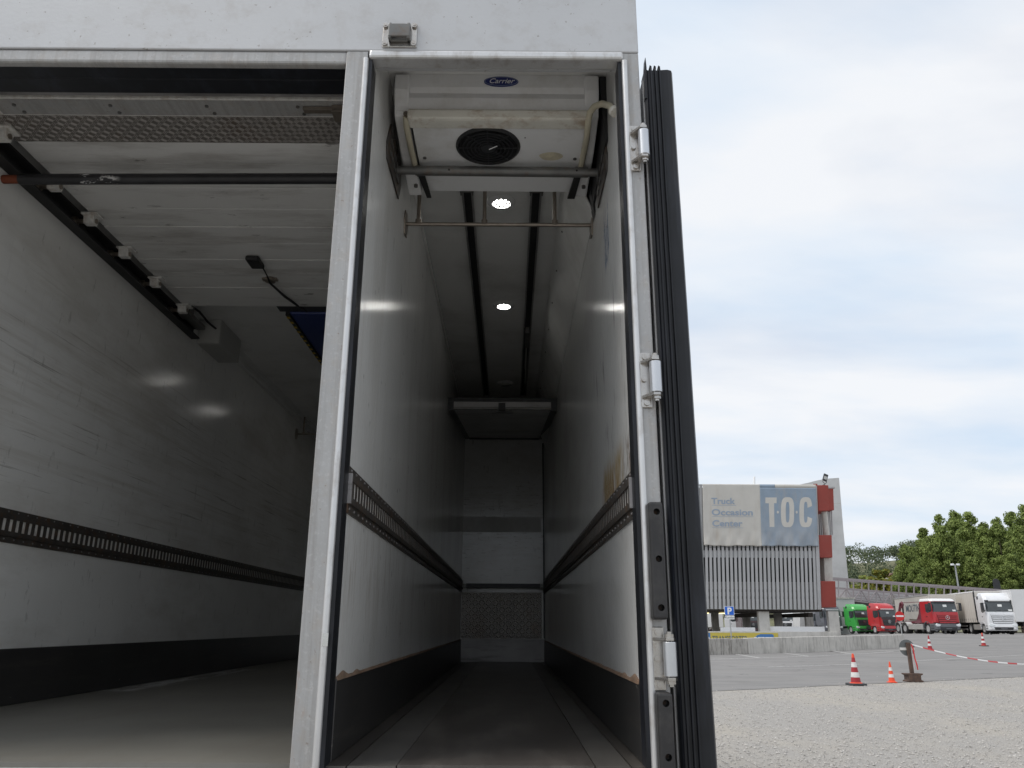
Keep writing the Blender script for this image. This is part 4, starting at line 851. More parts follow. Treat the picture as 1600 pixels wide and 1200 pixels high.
# red blocks, columns and louvres of the right side
def blk(x0, y0, x1, y1, yo, dep, name, m, **k):
    a, b, c = BT(x0, y1, yo), BT(x1, y0, yo), BT(x1, y1, yo); return lean(Bp(MB().box(a.x, c.x, BY+yo, BY+yo+dep, a.z, b.z), name, m, **k))
blk(1278.5, 758, 1296, 798, .25, 3.2, 'corner_block', 'red_paint', bevel=.05); blk(1294, 763, 1303.5, 797, 3.6, 2.6, 'corner_block', 'red_paint', bevel=.05)
blk(1293, 760.5, 1305, 763, 3.5, 2.8, 'block_cap', 'slat_grey')
blk(1280.5, 836, 1301, 871, .25, 3.6, 'corner_block', 'red_paint', bevel=.05); blk(1283.5, 908, 1307, 949, .15, 4.0, 'corner_block', 'red_paint', bevel=.05)
Bp(MB().cyl(BT(1287.5, 796, 1.2), BT(1291.5, 840, 1.6), .32, 12), 'strut', 'concrete_pale', smooth=40)
blk(1289, 870, 1301.5, 909, 1.0, 1.2, 'column', 'concrete_pale')
for i in range(9):
    x = 1279+i*2.7; blk(x, 797, x+1.1, 836, 4.6, .2, 'louvre', 'slat_grey'); 
for i in range(4):
    x = 1281+i*2.2; blk(x, 870, x+.9, 909, 4.6, .2, 'louvre', 'slat_grey')
blk(1277, 797, 1290, 912, 5.2, .3, 'side_wall', 'hall_dark')
# columns and base
def colm(x0, x1, yb, Y, m='concrete_pale', yt=950):
    a, b = B(x0, yb, Y), B(x1, yt, Y); Bp(MB().box(a.x, b.x, Y, Y+.6, min(a.z, GB-.2), zBt-.15), 'column', m, bevel=.02)
colm(1187.5, 1201, 988, BY+.7); colm(1297.5, 1309.5, 990, BY+.5); colm(1075, 1090, 988, BY+.7)
for x in (1114, 1163, 1213, 1261): colm(x, x+8, 982, BY+9, 'concrete')
zp0 = B(1250, 987).z; zp1 = B(1250, 979).z
pl = Bp(MB().box(bx0, B(1311, 990).x, BY+.2, BY+1.9, GB-.3, zp0), 'plinth', 'concrete_pale', bevel=.03)
Bp(MB().box(B(1130, 985).x, B(1184.6, 985).x, BY+1.0, BY+1.25, zp0, zp1-.12).box(B(1201, 985).x, B(1294.6, 985).x, BY+1.0, BY+1.25, zp0, zp1), 'guard_board', 'white_sheet')
def tl(x, y):
    a = B(x, y, BY+3); Bp(MB().box(a.x-.2, a.x+.2, BY+3, BY+4.3, zBt-.42, zBt-.33), 'tube_lamp', 'tube_lamp')
tl(1105, 960); tl(1131, 958)
Bp(MB().cyl(B(1178.5, 765, BY+5), B(1178.5, 745, BY+5), .12, 10), 'vent_pipe', 'white_sheet')
# floodlight on the roof corner
a = BT(1288.5, 759)
flt = thing('floodlight', 'black floodlight tilted on a short arm above the red corner block', 'floodlight', (a.x, a.y+.6, a.z-.02))
MB().tube([(0, 0, 0), (.05, -.05, .12), (.25, -.12, .22)], .12, 8).build('arm', 'plastic_black', flt, smooth=40)
MB().tube([(.02, -.15, .62), (.10, -.16, .42), (.30, -.16, .32), (.42, -.16, .45), (.40, -.15, .7)], .035, 6).build('yoke', 'plastic_black', flt, smooth=40)
lm = MB().box(-.24, .24, -.08, .08, -.42, .42).build('lamp_head', 'plastic_black', flt, bevel=.03); lm.location = (.33, -.2, .98); lm.rotation_euler = (R(-12), R(24), 0)
MB().box(-.17, .17, -.092, -.081, -.25, .12).build('lamp_glass', 'grey_plastic', lm)
# the big banner
def wave(x, z):                                        # folds of the tarpaulin: x to the right from the left edge, z up from the bottom edge
    b = max(0, 1-z/2.6)
    return (.03*math.sin(x*3.4+.4*z)+.02*math.sin(x*7.1+1))*(.12 if z > 1.5 else .12+.88*(1-z/1.5))+max(0, 1-z/1.6)*(.10*math.sin(x*2.1+z*1.3+.8)+.05*math.sin(x*5.2-z*2.0))+.04*max(0, x-8.4)*math.sin((z-x)*1.9+.5)*.5*max(0, 1-z/4)
bl_, br_ = BT(1098.5, 852).x, BT(1276.5, 852).x; zb0, zb1 = BT(1190, 853.5).z, BT(1190, 757.5).z; xs_ = BT(1187, 800).x
W_, H_ = br_-bl_, zb1-zb0; XS = xs_-bl_
ban = thing('tarpaulin_banner', 'large faded cream and blue tarpaulin banner lettered T O C on the showroom', 'banner', (bl_, BY-.30-KT*(zb0-zBt), zb0))
def sheet(x0, x1, z0, z1, name, m, off=0):
    nx, nz = max(2, int((x1-x0)/.12)), max(2, int((z1-z0)/.12)); mb = MB()
    for j in range(nz+1):
        for i in range(nx+1):
            x = x0+(x1-x0)*i/nx; z = z0+(z1-z0)*j/nz
            zz_ = z+(.03*math.sin(x*1.7+.6)+.03*math.sin(x*4.1)) * max(0, 1-z/.5) * (1 if z0 == 0 else 0)
            mb.v.append((x, -off-wave(x, z)-KT*z, zz_))
    for j in range(nz):
        for i in range(nx): a = j*(nx+1)+i; mb.f.append((a, a+1, a+nx+2, a+nx+1)); mb.m.append(0)
    o_ = mb.build(name, m, ban, smooth=80); sd_ = o_.modifiers.new('thickness', 'SOLIDIFY'); sd_.thickness = .012; return o_
sheet(0, XS, 0, H_, 'cream_field', 'banner_cream'); sheet(XS, W_, 0, H_*.945, 'blue_field', 'banner_blue')
sheet(XS, XS+(W_-XS)*.27, H_*.945, H_, 'blue_field', 'banner_blue'); sheet(XS+(W_-XS)*.27, W_, H_*.945, H_, 'cream_strip', 'banner_cream')
def btext(txt, x, y, size, m, wx=None, **k):           # lettering laid on the folds
    me = text_mesh(txt, size, extrude=.004, **k); a = BT(x, y); lx, lz = a.x-bl_, a.z-zb0
    ws = [v.co.x for v in me.vertices]; k_ = (wx/FPX*f_.dot(a-Vector((0, 0, CZ))))/(max(ws)-min(ws)) if wx else 1; m0 = min(ws)
    for v in me.vertices:
        v.co.x = (v.co.x-m0)*k_+lx; v.co.z += lz; v.co.y += -wave(v.co.x, v.co.z)-.035-KT*v.co.z
    me.materials.clear(); me.materials.append(mats[m]); o_ = bpy.data.objects.new('lettering', me); col.objects.link(o_); o_.parent = ban
px = f_.dot(BT(1190, 800)-Vector((0, 0, CZ)))/FPX       # metres per pixel on the banner
btext('Truck', 1110.5, 788, 13.0*px, 'banner_text', 37, bold=.02); btext('Occasion', 1111, 805.5, 13.0*px, 'banner_text', 64, bold=.02); btext('Center', 1112, 822.8, 13.0*px, 'banner_text', 47, bold=.02)
for y, x1 in ((790.5, 1149), (808, 1176), (825.3, 1160)):
    a, b = BT(1111.5, y), BT(x1, y); mb = MB(); nn = 40
    for i in range(nn):
        q = [(a.x+(b.x-a.x)*t-bl_) for t in (i/nn, (i+1)/nn)]; z = a.z-zb0
        mb.quad(*[(x, -wave(x, z)-.02-KT*zz_, zz_) for x, zz_ in ((q[0], z), (q[1], z), (q[1], z+.035), (q[0], z+.035))])
    mb.build('underline', 'banner_text', ban)
def big_letter(polys):                                  # heavy condensed capitals cut from the same tarpaulin cloth
    mb = MB()
    for q in polys:
        c = [BT(x, y) for x, y in q]; mb.add([(v.x-bl_, -wave(v.x-bl_, v.z-zb0)-.022-KT*(v.z-zb0), v.z-zb0) for v in c], [(0, 1, 2, 3)])
    mb.build('lettering', 'banner_letter', ban)
big_letter([[(1194.5, 778), (1212, 778), (1212, 787), (1194.5, 787)], [(1199.8, 787), (1208, 787), (1208.6, 824), (1201, 824)]])
def bow(cx, cy, hw, hh, sw, a0, a1, n=26):              # upright oval with straight flanks
    def pt(a, w_, h_): s_, c_ = math.sin(a), math.cos(a); f = lambda v: math.copysign(abs(v)**.62, v); return (cx+w_*f(c_), cy-h_*f(s_))
    return [[pt(R(a0+(a1-a0)*i/n), hw, hh), pt(R(a0+(a1-a0)*(i+1)/n), hw, hh), pt(R(a0+(a1-a0)*(i+1)/n), hw-sw, hh-sw), pt(R(a0+(a1-a0)*i/n), hw-sw, hh-sw)] for i in range(n)]
big_letter(bow(1229, 801, 10.3, 23.5, 7.4, 0, 360)); big_letter(bow(1257.3, 801, 10, 23.5, 7.2, 14, 346))
btext('.', 1212.2, 802.5, 30*px, 'banner_letter', 3.2, bold=.02); btext('.', 1241.6, 802.5, 30*px, 'banner_letter', 3.2, bold=.02)
rp_ = thing('lashing_rope', 'dark rope lacing slung in loops below the big banner', 'rope', (bl_, BY-.25-KT*(zb0-zBt), zb0-.05))
MB().tube([(t*W_, -.12, -.02-.10*abs(math.sin(t*19))-.05*math.sin(t*5)) for t in [i/90 for i in range(91)]], .022, 5).build('rope', 'plastic_black', rp_)
# yellow banner along the plinth
ya, yb = B(1098, 988.4, BY+.1), B(1217, 1004, BY+.1); zA_ = ya.z; hB = 1.55
yel = thing('plinth_banner', 'yellow advertising banner with a blue van outline along the showroom plinth', 'banner', (ya.x, BY+.12, zA_-hB))
Wy = yb.x-ya.x
MB().box(0, Wy, 0, .05, 0, hB).build('sheet', 'yellow_banner', yel); MB().box(.0, B(1110, 990).x-ya.x, -.012, -.0, hB*.2, hB-.02).build('blue_panel', 'banner_mid_blue', yel)
MB().box(.05, B(1108.5, 990).x-ya.x, -.016, -.0125, hB*.3, hB-.45).build('white_patch', 'white_sheet', yel)
tx = B(1113.5, 1000).x-ya.x; me_w = B(1169, 1000).x-B(1113.5, 1000).x
tm = text_mesh('TRANSPORTER', .74, bold=.012, extrude=.004); ws = [v.co.x for v in tm.vertices]; kk = me_w/(max(ws)-min(ws))
for v in tm.vertices: v.co.x = (v.co.x-min(ws))*kk+tx; v.co.y -= .006; v.co.z += hB-.84
tm.materials.clear(); tm.materials.append(mats['text_grey']); o_ = bpy.data.objects.new('lettering', tm); col.objects.link(o_); o_.parent = yel
vx0, vx1 = B(1176, 1000).x-ya.x, B(1210, 1000).x-ya.x; vz = hB-.12
MB().prism([(vx0, vz-.9), (vx0+.05, vz-.55), (vx0+.55, vz-.12), (vx0+.9, vz), (vx1-.15, vz), (vx1, vz-.1), (vx1, vz-1.1), (vx0, vz-1.1)], 'y', -.014, 0).build('van_outline', 'banner_mid_blue', yel)
for a, b in ((vx0+.2, vx0+.5), (vx0+.62, vx0+1.3), (vx0+1.38, vx1-.15)): MB().box(a, b, -.018, -.0145, vz-.62, vz-.30).build('van_window', 'white_sheet', yel)

# concrete tower behind the showroom
TY = 119.
tw = thing('concrete_tower', 'tall grey concrete tower with a slanting edge behind the showroom', 'tower', (B(1290, 960, TY).x, TY, g(TY)))
tp2 = [(B(x, y, TY).x, B(x, y, TY).z) for x, y in ((1250, 757), (1262, 754.5), (1275, 751), (1290, 748), (1311, 746.5), (1318, 830), (1325.5, 905), (1331, 946))]
tp2 += [(B(1331, 990, TY).x, g(TY)-.1), (B(1250, 990, TY).x, g(TY)-.1)]
MB().prism(tp2, 'y', TY, TY+3).build('tower_body', 'tower_concrete', tw, world=True)
zj = B(1316, 786, TY).z; MB().prism([(B(1270, 786, TY).x, zj), (B(1314.2, 786, TY).x, zj), (B(1314.2, 786, TY).x, zj-.06), (B(1270, 786, TY).x, zj-.06)], 'y', TY-.01, TY+.1).build('pour_joint', 'concrete', tw, world=True)

# ------------------------------------------------------------------ footbridge ramp
FY = 112.
P_ = lambda x, y: onY(x, y, FY)
fb = thing('footbridge_ramp', 'sloping mauve steel truss footbridge leading from the showroom down behind the lorries', 'footbridge', (P_(1303, 940).x, FY, g(FY)))
def Fp(mb, name, m, parent=None, **k): return mb.build(name, m, parent or fb, world=True, **k)
top = lambda x: 903.5+(x-1303)*.0722; mid = lambda x: 918.0+(x-1303)*.0790; bot = lambda x: 935.5+(x-1303)*.1085
def Fpt(x, y, dy=0): v = P_(x, y).copy(); v.y += dy; return v
for dy in (0, 2.2):
    Fp(MB().bar(Fpt(1300, top(1300), dy), Fpt(1650, top(1650), dy), .16, .26), 'handrail', 'bridge_steel')
    Fp(MB().bar(Fpt(1300, mid(1300), dy), Fpt(1650, mid(1650), dy), .14, .16), 'upper_chord', 'bridge_steel')
    Fp(MB().bar(Fpt(1300, bot(1300), dy), Fpt(1480, bot(1480), dy), .16, .20), 'lower_chord', 'bridge_steel')
Fp(MB().bar(Fpt(1300, mid(1300)+.5, 1.1), Fpt(1650, mid(1650)+.5, 1.1), 2.3, .10), 'roof_deck', 'bridge_steel') if False else None
i = 0; x = 1310.
while x < 1640:
    for dy in (0, 2.2):
        Fp(MB().bar(Fpt(x, top(x), dy), Fpt(x, mid(x) if x > 1480 else bot(x), dy), .15, .15, (0, 1, 0)), 'post', 'bridge_steel')
    if x < 1460:
        xm = x+11.8
        Fp(MB().bar(Fpt(xm, mid(xm), -.03), Fpt(xm, bot(xm), -.03), .12, .12, (0, 1, 0)), 'post', 'bridge_steel')
        Fp(MB().bar(Fpt(x, bot(x), -.05), Fpt(xm, mid(xm), -.05), .13, .13, (0, 1, 0)), 'diagonal', 'bridge_steel'); Fp(MB().bar(Fpt(xm, mid(xm), -.06), Fpt(x+23.6, bot(x+23.6), -.06), .13, .13, (0, 1, 0)), 'diagonal', 'bridge_steel')
    x += 23.6
# boards behind the truss and the walkway
for k in range(4):
    dz = [0, .36, .72, 1.08][k]
    a, b = Fpt(1300, mid(1300), 2.0), Fpt(1480, mid(1480), 2.0); a.z -= .2+dz; b.z -= .2+dz
    Fp(MB().bar(a, b, .05, .33), 'side_board', 'bridge_panel')
a, b = Fpt(1300, bot(1300), 1.1), Fpt(1480, bot(1480), 1.1); a.z += .1; b.z += .1; Fp(MB().bar(a, b, 2.0, .12), 'walkway', 'soffit')
for x in (1400, 1560, 1625): v = Fpt(x, mid(x), 1.1); Fp(MB().box(v.x-.25, v.x+.25, v.y-.25, v.y+.25, g(FY)-.1, v.z-.3), 'pier', 'concrete')
v0, v1 = P_(1296, 985), P_(1331, 936)
pr_ = thing('bridge_abutment', 'plain grey concrete block carrying the footbridge beside the showroom', 'abutment', ((v0.x+v1.x)/2, FY, g(FY)))
MB().box(v0.x, v1.x, FY-.8, FY+4, g(FY)-.1, v1.z).build('abutment_body', 'tower_concrete', pr_, world=True, bevel=.05)
MB().box(v0.x-.1, v1.x+.1, FY-.9, FY+4.1, v1.z, v1.z+.18).build('cap', 'concrete', pr_, world=True)
a, b = onY(1329, 985, 121), onY(1405, 940, 121)
hall = thing('dark_shed', 'long dark shed under the footbridge behind the green and red tractors', 'shed', ((a.x+b.x)/2, 121, g(121)))
MB().box(a.x, b.x, 121, 128, g(121)-.1, b.z+1).build('wall', 'hall_dark', hall, world=True)
MB().box(a.x-.3, b.x+.3, 120.6, 128.4, b.z+1, b.z+1.2).build('roof', 'soffit', hall, world=True)

# ------------------------------------------------------------------ lorries
def ring(z, yf, hw, ch, yb): return [(-hw, yb, z), (-hw, yf+ch, z), (-hw+ch*.9, yf, z), (hw-ch*.9, yf, z), (hw, yf+ch, z), (hw, yb, z)]
SEC = {  # z, front y, half width, corner cut
 'high': [(.95, .02, 1.245, .16), (1.75, .0, 1.245, .20), (2.02, .03, 1.245, .20), (2.98, .24, 1.235, .22), (3.12, .30, 1.235, .22), (3.45, .52, 1.20, .25), (3.68, .85, 1.12, .30), (3.76, 1.25, 1.02, .3)],
 'low':  [(1.05, .02, 1.245, .16), (1.75, .0, 1.245, .20), (2.0, .03, 1.245, .20), (2.86, .22, 1.225, .22), (3.00, .28, 1.22, .22), (3.16, .42, 1.17, .25), (3.22, .62, 1.08, .25)]}
def sec_at(kind, z):
    s = SEC[kind]
    for a, b in zip(s, s[1:]):
        if z <= b[0]: t = (z-a[0])/(b[0]-a[0]); return [a[i]+(b[i]-a[i])*t for i in range(4)]
    return s[-1]
def front_patch(kind, x0, x1, z0, z1, off, wrap=False, nz=3, nx=2):
    """panel lying on the cab's front (optionally wrapping round the corner cuts)"""
    mb = MB(); rows = []
    for j in range(nz+1):
        z = z0+(z1-z0)*j/nz; _, yf, hw, ch = sec_at(kind, z)
        if wrap: row = [(-hw+ch*.35-off*.4, yf+ch*.62-off, z), (-hw+ch*.9, yf-off, z), (hw-ch*.9, yf-off, z), (hw-ch*.35+off*.4, yf+ch*.62-off, z)]
        else: row = [(x0[0]+(x0[1]-x0[0])*j/nz if isinstance(x0, tuple) else x0, yf-off, z), (x1[0]+(x1[1]-x1[0])*j/nz if isinstance(x1, tuple) else x1, yf-off, z)]
        rows.append(row)
    n = len(rows[0]); mb.v = [p for r in rows for p in r]
    mb.v += [(x, y+off+.02, z) for x, y, z in mb.v]; K = n*(nz+1)
    for j in range(nz):
        for i in range(n-1): a = j*n+i; mb.f += [(a, a+1, a+n+1, a+n), (K+a, K+a+n, K+a+n+1, K+a+1)]
        for a, b in ((j*n, (j+1)*n), (j*n+n-1, (j+1)*n+n-1)): mb.f.append((a, b, K+b, K+a))
    for i in range(n-1):
        for a in (i, nz*n+i): mb.f.append((a, a+1, K+a+1, K+a))
    mb.m = [0]*len(mb.f); return mb
def emblem(parent, x, y, z, r, m='chrome'):
    mb = MB().lathe([(r, -.01), (r, .01), (r*.86, .01), (r*.86, -.01), (r, -.01)], (x, y, z), 'y', 24, caps=False)
    for k in range(3):
        a = R(90+120*k); d = Vector((math.cos(a), 0, math.sin(a)))*r*.9; s = Vector((-d.z, 0, d.x))*.13; c = Vector((x, y, z))
        mb.add([c-s-Vector((0, .012, 0)), c+d, c+s-Vector((0, .012, 0)), c-d*.12-Vector((0, .018, 0))], [(0, 1, 3), (1, 2, 3)])
    mb.build('emblem', m, parent, smooth=40)
def cab(t, kind, body, style):
    """cab-over tractor front; faces -Y, local ground at z = 0"""
    S = SEC[kind]; dp = 2.25
    MB().loft([ring(z, yf, hw, ch, dp-(.0 if z < 3.1 else .15)) for z, yf, hw, ch in S]).build('cab_body', body, t, smooth=28, bevel=.02)
    hi = kind == 'high'; zw0, zw1 = (2.03, 2.93) if hi else (2.02, 2.82)
    ws = front_patch(kind, 0, 0, zw0, zw1, .012, True, 4).build('windscreen', 'windscreen', t, smooth=30)
    front_patch(kind, -.18, .18, zw0+.45, zw0+.66, .018).build('paper_sheet', 'paper', ws); front_patch(kind, .62, .95, zw0+.06, zw0+.2, .018).build('paper_sheet', 'paper', ws)
    for x in (-.55, .1): MB().bar((x, sec_at(kind, zw0+.02)[1]-.03, zw0+.02), (x+.55, sec_at(kind, zw0+.13)[1]-.03, zw0+.13), .02, .02).build('wiper', 'plastic_black', ws)
    # visor
    zv = zw1+.02; yv = sec_at(kind, zv)[1]
    MB().prism([(-1.16, yv+.12), (-1.0, yv-.10), (1.0, yv-.10), (1.16, yv+.12), (1.16, yv+.2), (-1.16, yv+.2)], 'z', zv-.03, zv+.13).build('sun_visor', style['visor'], t, bevel=.02)
    if style.get('visor_strip'): MB().prism([(-.9, yv-.115), (.9, yv-.115), (.9, yv-.09), (-.9, yv-.09)], 'z', zv+.02, zv+.13).build('visor_strip', style['visor_strip'], t)
    # side windows, door lines, handles
    for s in (-1, 1):
        xs = s*1.238; poly = [(.34, 2.05), (1.02, 1.92), (1.32, 2.05), (1.32, 2.84), (.52, 2.84)] if hi else [(.34, 2.05), (1.02, 1.92), (1.3, 2.05), (1.3, 2.74), (.5, 2.74)]
        dr = MB().prism([(.26, .98), (1.40, .98), (1.40, 2.92 if hi else 2.80), (.48, 2.92 if hi else 2.80), (.26, 2.02)], 'x', *sorted((s*1.2, s*1.2505))).build('door', body, t, bevel=.01)
        MB().prism(poly, 'x', *sorted((s*1.21, s*1.2535))).build('side_window', 'windscreen', dr)
        MB().box(*sorted((s*1.2505, s*1.27)), 1.12, 1.32, 1.56, 1.62).build('door_handle', 'plastic_black', dr)
        # mirrors
        mr = MB().box(*sorted((s*1.36, s*1.58)), .02, .18, 2.12, 2.84).build('mirror', style['mirror'], t, bevel=.04)
        MB().bar((s*1.2, .26, 2.80), (s*1.45, .1, 2.80), .05, .05).bar((s*1.2, .26, 2.16), (s*1.45, .1, 2.16), .05, .05).build('mirror_arm', 'plastic_black', mr)
        # steps and wheel arch
        MB().box(*sorted((s*.98, s*1.24)), .18, .84, .36, .955).build('step_panel', style['lower'], t, bevel=.02)
        for z in (.5, .74): MB().box(*sorted((s*1.235, s*1.26)), .26, .78, z, z+.05).build('step', 'plastic_black', t)
        arch = [(1.36+.66*math.cos(R(a)), .52+.66*math.sin(R(a))) for a in range(0, 181, 15)]+[(1.36+.58*math.cos(R(a)), .52+.58*math.sin(R(a))) for a in range(180, -1, -15)]
        MB().prism(arch, 'x', *sorted((s*.95, s*1.262))).build('wheel_arch', style['arch'], t)
        hl = MB().prism([(s*.72, .98), (s*1.17, 1.02), (s*1.20, .80), (s*.84, .74)], 'y', -.06, .16).build('headlight', 'headlight', t, bevel=.02) if False else front_lamp(t, s, style)
    # bumper
    MB().loft([ring(z, yf, hw, ch, .9) for z, yf, hw, ch in ((.34, .08, 1.20, .22), (.46, -.04, 1.245, .24), (.80, -.06, 1.25, .24), (.965, -.01, 1.248, .2))]).build('bumper', style['bumper'], t, smooth=28, bevel=.015)
    MB().prism([(-.74, .42), (.74, .42), (.82, .66), (-.82, .66)], 'y', -.085, .0).build('air_intake', 'plastic_black', t, bevel=.02)
    MB().box(-.27, .27, -.10, -.086, .46, .57).build('number_plate', 'plastic_grey', t)
    # grille
    gz0, gz1 = (1.02, 1.78)
    if style['grille'] == 'dark':
        front_patch(kind, (-.78, -.92), (.78, .92), gz0, gz1, .014).build('grille', 'plastic_black', t, bevel=.015)
        for k in range(4): z = gz0+.10+k*.17; MB().box(-.74-.03*k, .74+.03*k, -.035, -.008, z, z+.035).build('grille_bar', 'plastic_grey', t)
    else:
        front_patch(kind, (-.80, -.95), (.80, .95), gz0-.04, gz1, .010).build('grille', 'plastic_black', t)
        for k in range(5): z = gz0-.02+k*.165; MB().prism([(-.78-.035*k, z), (.78+.035*k, z), (.80+.035*k, z+.112), (-.80-.035*k, z+.112)], 'y', -.05, -.002).build('grille_bar', body, t, bevel=.012)
    emblem(t, 0, -.075, 1.52 if style['grille'] == 'dark' else 1.50, .19)
    if hi and style.get('black_face'): front_patch(kind, -1.0, 1.0, 1.80, 2.02, .012).build('front_panel', 'plastic_black', t)
    if hi:
        for s in (-1, 1):
            xs = sorted((s*1.10, s*1.235)); MB().box(xs[0], xs[1], 2.10, 2.55, 1.1, 3.40).build('side_deflector', body, t, bevel=.03)
        MB().box(-1.236, -1.205, 1.75, 2.09, 3.18, 3.46).build('side_vent', 'plastic_black', t)
    for s in (-1, 1): add_wheel(t, (s*1.06, 1.36, .505), s > 0)
    MB().cyl((-1.0, 1.36, .505), (1.0, 1.36, .505), .07, 8).build('axle', 'plastic_black', t)
def front_lamp(t, s, style):
    z0 = .83
    return MB().prism([(s*.70, z0+.02), (s*1.10, z0+.15), (s*1.185, z0+.02), (s*1.12, z0-.13), (s*.86, z0-.12)], 'y', -.075, .1).build('headlight', 'headlight', t, bevel=.015)
def chassis(t, y1, axles, tank=True):
    MB().box(-.45, -.35, 1.2, y1, .66, .94).box(.35, .45, 1.2, y1, .66, .94).box(-.4, .4, y1-.15, y1, .68, .92).box(-.4, .4, 2.1, 2.3, .68, .92).build('chassis', 'plastic_black', t)
    for y in axles:
        for x, fl in ((-1.06, False), (-.74, True), (.74, False), (1.06, True)): add_wheel(t, (x, y, .505), fl)
        MB().cyl((-1.0, y, .505), (1.0, y, .505), .08, 8).build('axle', 'plastic_black', t)
    if tank:
        for s in (-1, 1): MB().box(*sorted((s*.62, s*1.18)), 2.35, min(axles)-.72, .40, .92).build('fuel_tank', 'tank_metal', t, bevel=.06)
def tractor(label, px, py, depth, body, kind='high', rz=0., ax=(5.0,), group='tractor units parked in a row', **st):
    style = dict(visor=body, mirror='plastic_black', lower=body, arch=body, bumper=body, grille='dark'); style.update(st)
    q = ray(px, py); k = depth/q.dot(f_); X, Y = q.x*k, q.y*k
    t = thing('tractor_unit', label, 'truck', (X, Y, g(Y)+.01), R(rz), group); cab(t, kind, body, style); chassis(t, ax[-1]+.9, ax, body == 'paint_white')
    return t
tractor('dark grey tractor unit half hidden by the showroom column beside the green one', 1305, 990, 104, 'paint_grey', rz=6, visor_strip='sign_white', bumper='paint_grey')
tractor('bright green tractor unit with dark grille and plain green visor', 1353, 991, 102, 'paint_green', rz=9)
rt = tractor('red tractor unit with black front and white visor strip beside the green one', 1392, 991, 98, 'paint_red', rz=9, visor_strip='sign_white', black_face=True)
wt = tractor('white tractor unit with slatted white grille coupled to a cream curtain trailer', 1570, 989, 72, 'paint_white', rz=-12, ax=(5.0,), grille='slats', visor='plastic_black', visor_strip='sign_white', mirror='plastic_black')
MB().box(-1.262, -1.256, 2.105, 2.24, 1.6, 3.5).build('gap_seal', 'plastic_black', wt) if False else None

# red hook-lift lorry
q = ray(1484, 992); k = 73/q.dot(f_); HX, HY = q.x*k, q.y*k
hk = thing('hook_lift_lorry', 'red hook-lift lorry with white cab roof, grey bumper and three axles', 'truck', (HX, HY, g(HY)+.01), R(2))
cab(hk, 'low', 'paint_hook_red', dict(visor='plastic_black', mirror='plastic_black', lower='plastic_grey', arch='plastic_grey', bumper='plastic_grey', grille='slats'))
MB().loft([ring(z, yf-.01, hw+.012, ch, 2.24) for z, yf, hw, ch in ((3.0, .28, 1.225, .22), (3.165, .42, 1.18, .25), (3.235, .62, 1.09, .25))]).build('roof_cap', 'sign_white', hk, smooth=28)
chassis(hk, 8.1, (5.6, 6.95))
for s in (-1, 1):
    for y in (5.6, 6.95):
        arc = [(y+.62*math.cos(R(a)), .52+.62*math.sin(R(a))) for a in range(20, 161, 14)]+[(y+.58*math.cos(R(a)), .52+.58*math.sin(R(a))) for a in range(160, 19, -14)]
        MB().prism(arc, 'x', *sorted((s*.62, s*1.22))).build('mudguard', 'tank_metal', hk)
    MB().bar((s*.42, 3.0, 1.10), (s*.42, 7.9, 1.10), .12, .22).build('hook_frame', 'paint_maroon', hk)
    MB().bar((s*.35, 4.1, 1.25), (s*.35, 6.0, 1.35), .16, .16).build('lift_ram', 'rod_steel', hk)
    MB().box(*sorted((s*.5, s*1.2)), 3.9, 4.95, .42, .92).build('tool_box', 'tank_metal', hk, bevel=.03)
MB().tube([(-.9, 7.4, 1.12), (-.9, 7.0, 1.9), (-.9, 6.4, 2.95), (-.9, 6.15, 3.0), (-.9, 6.0, 2.85), (-.9, 6.25, 2.5)], .13, 8).build('hook_arm', 'paint_maroon', hk, smooth=40)
MB().tube([(-.6, 6.9, 1.2), (-.7, 6.5, 1.9), (-.8, 6.25, 2.7)], .08, 8).build('hook_ram', 'plastic_black', hk, smooth=40)
MB().prism([(2.35, 1.0), (2.35, 2.95), (2.55, 2.7), (2.75, 1.9), (3.3, 1.25), (4.3, 1.12), (4.3, 1.0)], 'x', -1.16, -1.06).build('guard_plate', 'paint_maroon', hk)
MB().bar((-.9, 2.4, 2.98), (-.9, 6.2, 2.98), .05, .05).build('cover_tube', 'paint_maroon', hk)
MB().box(-1.15, 1.15, 2.32, 2.42, 1.0, 1.3).box(-1.15, -.45, 6.2, 7.6, 1.0, 1.08).box(.45, 1.15, 6.2, 7.6, 1.0, 1.08).build('cross_frame', 'paint_maroon', hk)

